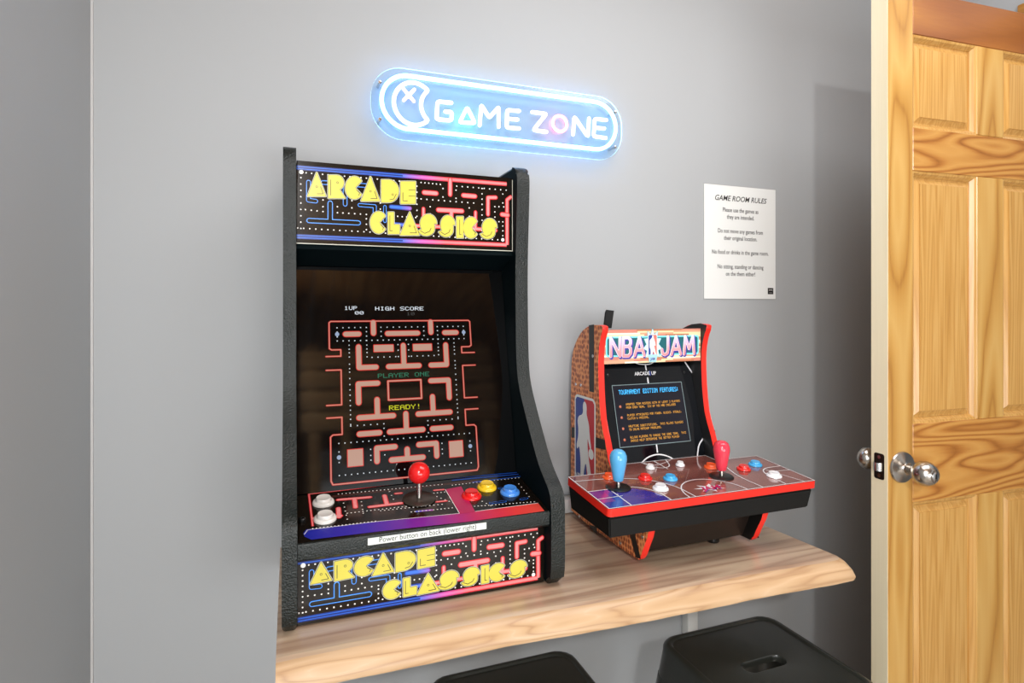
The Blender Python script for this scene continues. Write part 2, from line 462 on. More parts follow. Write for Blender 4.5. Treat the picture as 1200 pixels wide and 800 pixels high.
for li, (p, q) in enumerate(zip(rg, rg[1:])):
    for i in range(len(p)):
        j = (i+1) % len(p); f = bm.faces.new((p[i], p[j], q[j], q[i])); f.material_index = 1 if i < 71 and li < 5 else 0
bm.faces.new(rg[0]); bm.faces.new(rg[-1])
shelf = from_bm('wall_shelf', bm, [shelf_m, bark_m], smooth=True)
shelf['label'] = 'thick pale wooden live-edge shelf carrying both arcade machines'; shelf['category'] = 'shelf'
br = thing('shelf_bracket', 'white metal bracket on the wall under the right end of the shelf', 'bracket', (1.05, D, SH-.34))
wm = mat('white_metal', (226,228,226), .35)
box('wall_leg', 1.032, 1.066, D-.030, D-.001, SH-.60, SH-.0405, wm, br, .003)
box('arm', 1.032, 1.066, D-.36, D-.030, SH-.058, SH-.0405, wm, br, .003)

# ================================================================== BIG ARCADE CABINET
XI0, XI1, XO0, XO1 = .0106, .4535, -.0126, .482
def zr(z): return z+EYE
prof = [(1.20,.306),(1.182,.300),(1.170,.285),(1.168,.26),(1.174,.17),(1.179,.10),(1.179,0),(1.173,-.13),(1.158,-.170),(1.133,-.206),(1.09,-.263),(1.055,-.306),
        (1.022,-.330),(1.002,-.345),(.995,-.362),(.994,-.40),(.994,-.485),(.999,-.508),(1.018,-.524),(1.36,-.524),(1.36,.02),(1.30,.306)]
prof2 = []
for i, p in enumerate(prof): prof2.append(p)
outline = [(y, zr(z)) for y, z in prof]
ac = thing('arcade_cabinet', 'large black tabletop arcade machine with yellow block lettering and pink maze on its screen', 'arcade machine', (.235, 1.18, SH+.0012))
def side(x0, x1):
    bm = bmesh.new()
    # refine the front curve
    ol = []
    n = len(outline)
    keep = smooth_poly(outline[:18], 2, closed=False)
    ol = keep+outline[18:]
    yz_panel_bm(bm, ol, x0, x1, .006, 3)
    for f in bm.faces: f.material_index = 0 if abs(f.normal.x) < .9 else 1
    bm.normal_update()
    for f in bm.faces: f.material_index = 1 if abs(f.normal.x) > .97 else 0
    return from_bm('side_panel', bm, [black_tex, black_vinyl], ac, smooth=True)
side(XO0, XI0); side(XI1, XO1)
# ---- the printed artwork shared by marquee and lower panel
MQ_Y = 1.196
mq_ref = Canvas((XI0, MQ_Y, zr(.122)), (1,0,0), (0,0,1))
def A2(a, b):                                   # reading coordinates of the artwork -> 0..1, 0..1
    x, z = mq_ref.local(320+a/3.53, 160+b/3.53)
    return x/(XI1-XI0), z/.159
GL = {}
def gl_letters():
    """chunky block letters in a unit box"""
    def C(): return [(.5+.5*math.cos(a), .5+.5*math.sin(a)) for a in [math.radians(38+i*(284/22)) for i in range(23)]]+[(.52,.5)]
    GL['A'] = [(0,0),(.5,1.05),(1,0)]
    GL['R'] = [(0,0),(0,1),(.45,1)]+arc(.5,.68,.42,.32,PI/2,-PI/2.6,8)+[(1,0),(.5,0)]
    GL['C'] = C()
    GL['D'] = [(0,0),(0,1),(.35,1)]+arc(.4,.5,.55,.5,PI/2,-PI/2,12)+[(.35,0)]
    GL['E'] = [(0,0),(0,1),(1,1),(1,0)]
    GL['L'] = [(0,0),(0,1),(.48,1),(.48,.42),(1,.42),(1,0)]
    GL['I'] = [(0,0),(0,1),(1,1),(1,0)]
    GL['S'] = arc(.56,.56,.44,.44,0,PI,10)+arc(.56,.56,.44,.44,PI,PI*1.22,3)+[(.0,.22)]+arc(.44,.30,.44,.30,PI*1.08,2*PI,9)+[(.88,.42),(.86,.56)]
gl_letters()
def artwork(cv, Wd, Ht, grads):
    P = lambda a, b: (lambda s: (s[0]*Wd, s[1]*Ht))(A2(a, b))
    k = Wd/.443*.00047; kk = k*1.0             # metres per reading unit
    pinkM, redM = grads
    def tube(pts, w, c_out, c_in, L=2, t=5):
        q = [P(*p) for p in pts]
        cv.stroke(q, (w+t)*kk, c_out, L); cv.stroke(q, (w-3)*kk, c_in, L+1)
    # frame lines, blue running into pink
    H = lambda f: f*Ht
    for y0, sgn in ((1-.085, -1), (.085, 1)):
        cv.rect(.0, H(y0)-.0045, Wd*.97, H(y0)+.0045, redM[0], 1)
        cv.rect(.0, H(y0)-.0026, Wd*.97, H(y0)+.0026, redM[1], 2)
        cv.rect(.0, H(y0)-.0013, Wd*.46, H(y0)+.0013, dblue_m, 3)
    xr = Wd*.972
    cv.stroke([(xr, H(.085)), (xr, H(.70))]+[(xr+.008, H(.74)), (Wd-.002, H(.745))], .009, red_m, 1, caps=False)
    cv.stroke([(xr, H(.085)), (xr, H(.70))]+[(xr+.008, H(.74)), (Wd-.002, H(.745))], .0052, pink_m, 2, caps=False)
    pk = (red_m, pink_m)
    tube([(733,178),(733,240)], 16, *pk); tube([(625,231),(675,235)], 18, *pk); tube([(788,243),(836,247)], 18, *pk)
    tube([(922,252),(890,252),(890,322)], 15, *pk); tube([(684,303),(782,308)], 18, *pk); tube([(738,312),(738,350)], 16, *pk)
    tube([(622,298),(622,366)], 12, *pk); tube([(545,366),(700,374)], 12, *pk); tube([(838,312),(838,380)], 12, *pk)
    tube([(790,378),(922,388)], 14, *pk); tube([(948,322),(972,325)], 18, *pk)
    tube([(488,290),(565,297)], 14, *redM); tube([(480,360),(550,366)], 12, *redM)
    bl = (lblue_m, art_black)
    def outl(pts, w=19, L=2):
        q = [P(*p) for p in pts]
        cv.stroke(q, w*kk, blue_m, L); cv.stroke(q, (w-3)*kk, lblue_m, L+1); cv.stroke(q, (w-6.5)*kk, art_black, L+2)
    outl([(145,188),(145,263),(175,267)]); outl([(235,275),(235,345)])
    q1 = [[(147,347),(352,357)], [(235,275),(235,350)]]
    for lay, wd, mm in ((2, 22, blue_m), (3, 19, lblue_m), (4, 14.5, art_black)):
        for q in q1: cv.stroke([P(*p) for p in q], wd*kk, mm, lay)
    outl([(205,190),(245,192)]); outl([(297,205),(297,280)]); outl([(357,283),(420,288),(420,345)], 17); outl([(462,290),(462,350)], 15)
    outl([(345,200),(400,204)])
    # dots
    def dots(a, b, n, r=3.1):
        for i in range(n):
            t = i/max(1, n-1); p = P(a[0]+(b[0]-a[0])*t, a[1]+(b[1]-a[1])*t); cv.disc(p, r*kk, white_ink, 5, 7)
    dots((113,170),(113,380),9); cv.disc(P(115,147), 8.5*kk, white_ink, 5, 18); cv.disc(P(951,427), 8*kk, white_ink, 5, 18)
    dots((135,150),(590,190),21); dots((612,190),(692,198),6); dots((760,205),(965,222),10)
    dots((100,378),(400,395),13); dots((420,397),(930,427),24)
    dots((132,302),(205,310),4); dots((205,262),(205,290),2); dots((265,290),(265,315),2); dots((288,316),(385,322),5)
    dots((325,265),(325,295),2); dots((385,340),(385,385),3); dots((443,275),(443,300),2); dots((515,330),(590,335),5)
    dots((595,205),(595,330),6); dots((612,258),(830,275),10); dots((703,215),(703,250),2); dots((757,222),(757,255),2)
    dots((865,215),(865,390),9); dots((650,290),(650,320),2); dots((812,295),(812,330),2)
    dots((918,290),(918,355),4); dots((935,290),(955,291),2); dots((951,238),(951,275),2); dots((935,352),(951,353),2); dots((951,370),(951,410),3)
    # lettering
    def word(txt, boxes):
        for ch, (x0, x1, yt0, yb0) in zip(txt, boxes):
            g = GL[ch]
            pts = [P(x0+(x1-x0)*u, yb0+(yt0-yb0)*v) for u, v in g]
            cv.stroke(pts, 9.5*kk, grey_line, 6, closed=True); cv.stroke(pts, 5.4*kk, dark_line, 7, closed=True)
            cv.stroke(pts, 2.4*kk, yellow, 8, closed=True); cv.poly(pts, yellow, 8)
            pt = lambda u, v: P(x0+(x1-x0)*u, yb0+(yt0-yb0)*v)
            if ch in 'ARD': c = {'A': (.5,.42), 'R': (.55,.68), 'D': (.62,.34)}[ch]; cv.disc(pt(*c), 4.6*kk, dark_line, 9, 12); cv.disc(pt(*c), 2.8*kk, yellow, 10, 10)
            ln = {'A': [(.52,.1),(.86,.1),(.72,.42)], 'R': [(.12,.12),(.12,.8)], 'C': [(.62,.4),(.80,.26),(.74,.16)], 'D': [(.45,.1),(.68,.14),(.82,.36)],
                  'E': [(.14,.5),(.14,.12),(.45,.12)], 'L': [(.14,.85),(.14,.14),(.36,.14)], 'I': [(.45,.85),(.45,.15),(.7,.15)], 'S': [(.12,.22),(.36,.1),(.62,.2),(.7,.34)]}[ch]
            cv.stroke([pt(*q) for q in ln], 2.6*kk, dark_line, 9)
            if ch == 'E':
                for v in (.34, .62): cv.stroke([pt(.55, v), pt(1.0, v)], 2.2*kk, dark_line, 9)
    word('ARCADE', [(142,216,155,246),(228,296,161,254),(299,372,166,258),(364,440,172,266),(448,522,180,271),(528,588,187,277)])
    word('CLASSICS', [(402,470,311,400),(476,522,314,402),(526,604,318,407),(600,676,322,409),(686,752,327,414),(760,786,332,418),(788,850,334,420),(858,926,340,422)])
gp_out = gradient('artwork_blue_to_red', 'X', XI0, XI1, [(.0,(12,44,130)),(.45,(20,60,160)),(.56,(190,60,150)),(.66,(224,44,60)),(1,(224,44,52))])
gp_in = gradient('artwork_light_blue_to_pink', 'X', XI0, XI1, [(.0,(36,112,224)),(.45,(60,120,230)),(.56,(220,110,190)),(.66,(246,130,136)),(1,(250,146,146))])
cv = Canvas((XI0+.0008, MQ_Y, zr(.122)), (1,0,0), (0,0,1))
WM = XI1-XI0-.0016
cv.slab([(0,0),(WM,0),(WM,.159),(0,.159)], .012, art_black, black_plastic)
artwork(cv, WM, .159, ((gp_out, gp_in), (gp_out, gp_in)))
cv.stroke([(0,.0006),(WM,.0006)], .0016, grey_line, 11, caps=False); cv.stroke([(WM-.0006,.0),(WM-.0006,.155)], .0014, grey_line, 11, caps=False)
cv.build('marquee', ac)
LP_Y = 1.025
cv = Canvas((XI0+.0008, LP_Y, zr(-.5225)), (1,0,0), (0,0,1))
cv.slab([(0,0),(WM,0),(WM,.114),(0,.114)], .012, art_black, black_plastic)
artwork(cv, WM, .114, ((gp_out, gp_in), (gp_out, gp_in)))
cv.build('lower_panel', ac)
# panel above the screen, top, back
def quad_slab(name, y0, z0, y1, z1, th, m, x0=XI0+.0005, x1=XI1-.0005, bev=.001):
    """sloping board from (y0,z0) to (y1,z1), thickness behind it"""
    d = Vector((0, y1-y0, z1-z0)).normalized(); n = Vector((0, d.z, -d.y))
    bm = bmesh.new(); P = []
    for x in (x0, x1):
        for (y, z) in ((y0, z0), (y1, z1)):
            for h in (0, th): P.append(bm.verts.new(Vector((x, y, zr(z)))+n*h))
    a = P
    for q in ((0,1,3,2), (4,6,7,5), (0,4,5,1), (2,3,7,6), (0,2,6,4), (1,5,7,3)): bm.faces.new([a[i] for i in q])
    return from_bm(name, bm, m, ac)
quad_slab('speaker_panel', 1.199, .1215, 1.266, .094, .010, black_vinyl)
SB = (1.173, -.352); ST = (1.268, .0935)
top_m = black_vinyl
box('top_panel', XI0+.0005, XI1-.0005, 1.21, 1.345, zr(.268), zr(.280), black_vinyl, ac)
box('back_panel', XI0+.0005, XI1-.0005, 1.345, 1.357, zr(-.52), zr(.30), black_vinyl, ac)
# ---- screen with the maze game
sd = Vector((0, ST[0]-SB[0], ST[1]-SB[1])); SL = sd.length
glass = mat('smoked_screen_glass', (5,6,7), .06, spec=.5)
em = .85
s_wall = mat('screen_maze_fill', (14,13,13), .12, spec=.6, emit=0.70, emit_rgb=(224,178,158)); s_line = mat('screen_maze_line', (14,13,13), .12, spec=.6, emit=0.864, emit_rgb=(226,52,46))
s_blk = mat('screen_black', (6,6,8), .08, spec=.7); s_wht = mat('screen_white', (14,13,13), .12, spec=.6, emit=1.0, emit_rgb=(225,232,240)); s_gry = mat('screen_grey', (14,13,13), .12, spec=.6, emit=0.486, emit_rgb=(96,98,98))
s_teal = mat('screen_teal', (14,13,13), .12, spec=.6, emit=0.9, emit_rgb=(30,120,92)); s_yel = mat('screen_yellow', (14,13,13), .12, spec=.6, emit=0.81, emit_rgb=(226,226,40))
s_blob = mat('screen_pale_blue', (14,13,13), .12, spec=.6, emit=0.756, emit_rgb=(170,190,222))
cv = Canvas((XI0+.0008, SB[0], zr(SB[1])), (1,0,0), sd)
cv.slab([(0,0.0005),(WM,0.0005),(WM,SL),(0,SL)], .008, glass, black_plastic)
Z5 = lambda a, b: cv.local(370+a/3.333, 340+b/3.333)
tl, tr, brr, bl_ = Z5(52,117), Z5(590,122), Z5(648,703), Z5(60,757)
mx0 = (tl[0]+bl_[0])/2; mx1 = (tr[0]+brr[0])/2; mz0 = (brr[1]+bl_[1])/2; mz1 = (tl[1]+tr[1])/2
print('maze', [tuple(round(c,4) for c in p) for p in (tl, tr, brr, bl_)])
cw, chh = (mx1-mx0)/27.0, (mz1-mz0)/30.0
KEY = [(0,0),(3,2.5),(5.9,5.0),(8.4,6.7),(10.1,9.0),(11.2,9.3),(13.3,11.8),(17,15.4),(17.4,15.8),(20.2,18.1),(20.6,18.4),(23.8,21.4),(25.4,22.8),(26.2,24.1),(27.3,25.3),(28.9,26.6),(29.3,28.5),(30,30)]
def row(y):
    for (a, p), (b, q) in zip(KEY, KEY[1:]):
        if y <= b: return p+(q-p)*(y-a)/(b-a)
    return 30
G = lambda x, y: (mx0+x*cw, mz1-row(y)*chh)          # maze cells: x 0..27, y 0..30 down
def wall(pts, w=.95, closed=False, L=2):
    q = [G(*p) for p in pts]
    cv.stroke(q, w*cw+.0022, s_line, L, closed); cv.stroke(q, w*cw*.92-.0002, s_wall, L+1, closed)
def mirror(pts): return [(27-x, y) for x, y in pts]
border = [(0,.3),(.3,0),(26.7,0),(27,.3),(27,6.2),(26.6,6.6),(25,6.6),(25,8.4),(27.6,8.4)]
left = [(-.6,8.4),(2,8.4),(2,6.6),(.4,6.6),(0,6.2),(0,.3),(.3,0),(26.7,0),(27,.3),(27,6.2),(26.6,6.6),(25,6.6),(25,8.4),(27.6,8.4)]
def line(pts, closed=False):
    q = [G(*p) for p in pts]; cv.stroke(q, .0034, s_line, 2, closed); cv.stroke(q, .0013, s_wall, 3, closed)
line(left)
for f in (lambda p: p, mirror):
    line(f([(-.6,11.2),(2,11.2),(2,17.4),(-.6,17.4)]))
line([(-.6,20.2),(2,20.2),(2,23.6),(.4,23.6),(0,24),(0,29.7),(.3,30),(26.7,30),(27,29.7),(27,24),(26.6,23.6),(25,23.6),(25,20.2),(27.6,20.2)])
for f in (lambda p: p, mirror):
    wall(f([(2.9,3.0),(5.3,3.0)])); wall(f([(8,.3),(8,2.9)])); wall(f([(5.2,5.9),(5.2,10.1),(8.3,10.1)]))
    wall(f([(5,17.2),(5,13.6),(8.5,13.6)])); wall(f([(8.3,16.8),(8.3,20.2)])); wall(f([(5,20.6),(11.2,20.6)]))
    wall(f([(5,23.8),(8.6,23.8)])); wall(f([(8.0,28.9),(8.0,26.3),(11.3,26.3)]))
    q = [G(*p) for p in f([(8.0,5.6),(11.6,5.6),(11.6,7.4),(8.0,7.4)])]
    cv.stroke(q, .0030, s_line, 2, closed=True); cv.poly(q, s_wall, 3)
    q = [G(*p) for p in f([(2.9,26.2),(5.5,26.2),(5.5,29.0),(2.9,29.0)])]
    cv.stroke(q, .0030, s_line, 2, closed=True); cv.poly(q, s_wall, 3)
wall([(10.6,3),(16.4,3)]); wall([(13.5,5.8),(13.5,10.1)]); wall([(10.6,10.1),(16.4,10.1)])
wall([(13.5,20.3),(13.5,23.8)]); wall([(10.4,23.8),(16.6,23.8)]); wall([(13.5,26.9),(13.5,28.9)]); wall([(10.6,28.9),(16.4,28.9)])
q = [G(*p) for p in ((10.4,13.3),(16.6,13.3),(16.6,17.0),(10.4,17.0))]
cv.stroke(q, .0046, s_line, 2, closed=True); cv.stroke(q, .0022, s_wall, 3, closed=True)
def mdots(a, b, n):
    for i in range(n):
        t = i/max(1, n-1); p = G(a[0]+(b[0]-a[0])*t, a[1]+(b[1]-a[1])*t)
        cv.rect(p[0]-.00105, p[1]-.00105, p[0]+.00105, p[1]+.00105, s_wht, 4)
for f in (lambda x: x, lambda x: 27-x):
    M = lambda a, b, n: mdots((f(a[0]), a[1]), (f(b[0]), b[1]), n)
    M((1.4,1.5),(6.7,1.5),6); M((1.4,4.5),(12.9,4.5),12); M((1.4,2.5),(1.4,3.6),2); M((6.7,2.5),(6.7,8.6),7); M((9.4,1.5),(12.9,1.5),4)
    M((9.4,2.5),(9.4,3.6),2); M((3.5,5.5),(3.5,21.8),17); M((7.6,8.7),(12,8.7),5); M((12.5,5.6),(12.5,8.7),3)
    M((3.5,22.1),(9.4,22.1),6); M((9.4,23),(9.4,24.6),2); M((1.4,25.4),(12.9,25.4),12); M((6.9,26.4),(6.9,28.5),3); M((1.4,26.4),(1.4,28.4),3)
    M((1.4,29.3),(12.9,29.3),12); M((9.4,27.6),(9.4,28.3),1)
    cv.disc(G(f(1.4), 3), .0042, s_blob, 5, 16); cv.disc(G(f(1.4), 27.3), .0042, s_blob, 5, 16)
pixtext(cv, '1UP', *Z5(112,77), cw*.135, chh*.105, s_wht, 4, fat=1.05); pixtext(cv, '00', *Z5(153,95), cw*.145, chh*.095, s_wht, 4)
pixtext(cv, 'HIGH SCORE', *Z5(232,79), cw*.158, chh*.108, s_wht, 4); pixtext(cv, '10', *Z5(355,98), cw*.14, chh*.09, s_gry, 4)
pixtext(cv, 'PLAYER ONE', *G(13.5,12.75), cw*.165, chh*.12, s_teal, 4, 'c'); pixtext(cv, 'READY!', *G(13.5,19.3), cw*.17, chh*.125, s_yel, 4, 'c')
cv.build('screen', ac)
# ---- control deck
CY0, CZ0, CY1, CZ1 = 1.004, -.3795, 1.171, -.353
cdv = Vector((0, CY1-CY0, CZ1-CZ0)); CL = cdv.length
cv = Canvas((XI0+.0008, CY0, zr(CZ0)), (1,0,0), cdv)
cv.slab([(0,0),(WM,0),(WM,CL),(0,CL)], .010, art_black, black_plastic)
band = gradient('artwork_band', 'X', XI0, XI1, [(0,(30,44,160)),(.25,(60,40,170)),(.5,(130,28,150)),(.68,(190,30,90)),(.85,(222,60,60)),(1,(226,78,62))])
mag = mat('artwork_magenta', (178,28,84), .25)
K = lambda px, py: cv.local(px, py)
Zd = lambda a, b: cv.local(320+a/3.333, 540+b/3.333)
b0 = Zd(125,290)
cv.poly([K(357,629), Zd(118,283), Zd(130,268), Zd(400,238), Zd(735,205), Zd(1035,165), Zd(1060,196), Zd(760,238), Zd(420,275), Zd(150,308)], band, 3)
cv.stroke([Zd(122,288), Zd(135,270), Zd(400,238), Zd(735,205), Zd(1035,165)], .0012, white_ink, 4)
cv.poly([Zd(672,112), Zd(735,100), Zd(790,200), Zd(728,208)], mag, 4); cv.stroke([Zd(672,112), Zd(728,206)], .0011, white_ink, 5)
def T(pts, w=.0075, out=red_m, inn=pink_m, L=2):
    q = [Zd(*p) for p in pts]; cv.stroke(q, w+.0022, out, L); cv.stroke(q, w-.001, inn, L+1)
T([(255,152),(378,142)]); T([(318,150),(322,182)]); T([(378,180),(500,165)]); T([(435,135),(445,172)]); T([(160,225),(262,215)], .009)
T([(255,185),(258,220)]); T([(480,128),(500,126)], .006); T([(560,198),(620,192)], .004, gp_out, gp_in); T([(640,160),(676,156)], .004); T([(630,115),(665,112)], .004)
q = [Zd(155,255), Zd(140,130), Zd(330,108), Zd(560,80)]
cv.stroke(q, .0042, red_m, 2, caps=False); cv.stroke(q, .0016, pink_m, 3)
for (a, b, c, d) in ((560,80,955,45), (700,76,960,52), (780,84,972,60)):
    cv.stroke([Zd(a,b), Zd(c,d)], .0042, dblue_m, 2); cv.stroke([Zd(a,b), Zd(c,d)], .0016, blue_m, 3)
def lp2(pts):
    q = [Zd(*p) for p in pts]; cv.stroke(q, .007, blue_m, 2); cv.stroke(q, .005, art_black, 3)
lp2([(850,165),(905,158)]); lp2([(885,108),(905,106)]); lp2([(970,150),(990,146)])
def dd_(a, b, n, skip=()):
    for i in range(n):
        t = i/max(1, n-1); p = Zd(a[0]+(b[0]-a[0])*t, a[1]+(b[1]-a[1])*t); cv.disc(p, .00155, white_ink, 3, 6)
dd_((255,130),(660,92),28); dd_((275,165),(290,228),5); dd_((345,160),(352,205),4); dd_((290,205),(520,178),16); dd_((455,120),(470,150),3)
dd_((420,195),(660,170),16); dd_((600,130),(670,122),6); dd_((640,140),(720,170),6); dd_((700,95),(960,66),20); dd_((760,180),(1020,160),20)
dd_((800,150),(850,175),4); dd_((960,90),(1000,140),5); dd_((155,265),(400,236),18); dd_((540,200),(700,184),12)
deck = cv.build('control_deck', ac)
dn_ = cdv.normalized(); dnorm = Vector((0, -dn_.z, dn_.y))
def deck_pt(px, py): return hit(px, py, (0, CY0, zr(CZ0)), dnorm)
def button(pos, nrm, r, m, parent, rim_h=.0045, lab=None):
    b = lathe('button', [(0,0),(r,0),(r,rim_h*.35),(r*.95,rim_h*.75),(r*.82,rim_h),(r*.72,rim_h*1.02),(r*.70,rim_h*.7)], pos, nrm, m, parent, 28, label=lab)
    lathe('plunger', [(r*.69,rim_h*.5),(r*.69,rim_h*1.75),(r*.64,rim_h*2.05),(r*.4,rim_h*1.9),(0,rim_h*1.8)], pos, nrm, m, b, 28)
    return b
pl = lambda n, c: mat(n, c, .16, coat=.3)
W_, R_, Y_, B_ = pl('white_button_plastic', (224,220,214)), pl('red_plastic', (226,30,30)), pl('yellow_plastic', (236,196,40)), pl('blue_plastic', (72,140,226))
for px, py, m, n in ((379,589,W_,'white button'), (381,608,W_,'white button'), (552.5,581.5,R_,'red button'), (570.5,571.5,Y_,'yellow button'), (597.5,577,B_,'blue button')):
    button(deck_pt(px, py), dnorm, .0195, m, ac, .0055, n)
c = deck_pt(491, 585)
js = lathe('joystick', [(0,.0012),(.031,.0012),(.0315,.002),(.030,.0032),(.010,.0042),(0,.0042)], c, dnorm, mat('dark_disc', (72,66,60), .28, metal=.5), ac, 36)
lathe('shaft', [(.0048,.004),(.0048,.036),(0,.036)], c, (0,0,1), chrome, js, 20)
R = .0205
lathe('ball', [(0,.030)]+[(R*math.sin(a), .030+R-R*math.cos(a)) for a in [PI*i/16 for i in range(1, 16)]]+[(0,.030+2*R)], c, (0,0,1), R_, js, 32, label='red ball top')
lathe('screw', [(0,0),(.006,0),(.006,.004),(.0045,.0055),(.003,.0055),(.0026,.003),(0,.003)], Vector((XI0+.0085, 1.075, zr(-.368)))+dnorm*.0, dnorm, black_plastic, ac, 16)
# lip below the deck
bm = bmesh.new()
pts = [(1.024,-.409),(1.006,-.410),(1.0005,-.405),(.999,-.385),(1.0005,-.3805),(1.0035,-.3795),(1.0035,-.390),(1.024,-.390)]
yz_panel_bm(bm, [(y, zr(z)) for y, z in pts], XI0+.0008, XI1-.0008, 0)
from_bm('deck_lip', bm, black_tex, ac, smooth=True)
cv = Canvas((0, .9986, 0), (1,0,0), (0,0,1)); 
a = cv.local(431,628.5); b = cv.local(570,611); c_ = cv.local(570,619.5); d_ = cv.local(431,639)
x0, x1, z0, z1 = a[0], b[0], (d_[1]+c_[1])/2, (a[1]+b[1])/2
z0 = max(z0, zr(-.4045)); z1 = min(z1, zr(-.3845))
cv.slab([(x0,z0),(x1,z0),(x1,z1),(x0,z1)], .0004, mat('label_paper', (226,232,226), .5))
cv.text('Power button on back (lower right)', (x0+x1)/2, (z0+z1)/2-.0032, .0128, mat('black_print', (24,24,26), .5), 1, sx=.92)
cv.build('label_sticker', ac, label='white printed label strip')

# ================================================================== BASKETBALL ARCADE CABINET
NX0, NX1, NT = .660, .962, .015
nba = thing('arcade_cabinet', 'small two-player basketball arcade machine with red edges and an orange pebbled side', 'arcade machine', (.811, 1.15, SH+.0012))
redtrim = mat('red_edge_trim', (236,44,32), .32)
# pebbled ball leather print
m = bpy.data.materials.new('pebbled_ball_print'); m.use_nodes = True; nt = m.node_tree; b = nt.nodes['Principled BSDF']; b.inputs['Roughness'].default_value = .35
tc = nt.nodes.new('ShaderNodeTexCoord'); mp = nt.nodes.new('ShaderNodeMapping'); mp.inputs['Scale'].default_value = (0.001, 112, 84)
vo = nt.nodes.new('ShaderNodeTexVoronoi'); vo.inputs['Scale'].default_value = 1; vo.inputs['Randomness'].default_value = .42
nt.links.new(tc.outputs['Object'], mp.inputs['Vector']); nt.links.new(mp.outputs['Vector'], vo.inputs['Vector'])
r = ramp(nt, [(.0,(134,58,32)),(.30,(150,68,38)),(.47,(222,128,74)),(.6,(238,158,96)),(1,(240,164,104))]); nt.links.new(vo.outputs['Distance'], r.inputs['Fac'])
nt.links.new(r.outputs['Color'], b.inputs['Base Color']); pebble = m
nprof_up = [(1.190,-.040),(1.168,-.0415),(1.167,-.050),(1.178,-.070),(1.186,-.10),(1.188,-.135),(1.184,-.205),(1.1725,-.271),(1.150,-.312),(1.141,-.352),(1.10,-.372),
            (.990,-.385),(.984,-.43),(.986,-.447),(1.004,-.480),(1.016,-.506),(1.026,-.514),(1.325,-.514),(1.328,-.50),(1.328,-.148),(1.318,-.112),(1.3015,-.086),(1.27,-.058),(1.235,-.043)]
NO = smooth_poly([(y, zr(z)) for y, z in nprof_up], 1)
def nside(x0, x1, outer):
    bm = bmesh.new()
    yz_panel_bm(bm, NO, x0, x1, .0015, 2)
    bmesh.ops.recalc_face_normals(bm, faces=bm.faces[:]); bm.normal_update()
    for f in bm.faces:
        f.material_index = 0 if abs(f.normal.x) < .9 else (1 if f.normal.x*outer > 0 else 2)
    return from_bm('side_panel', bm, [redtrim, pebble, black_plastic], nba, smooth=True)
ls = nside(NX0, NX0+NT, -1); rs = nside(NX1-NT, NX1, 1)
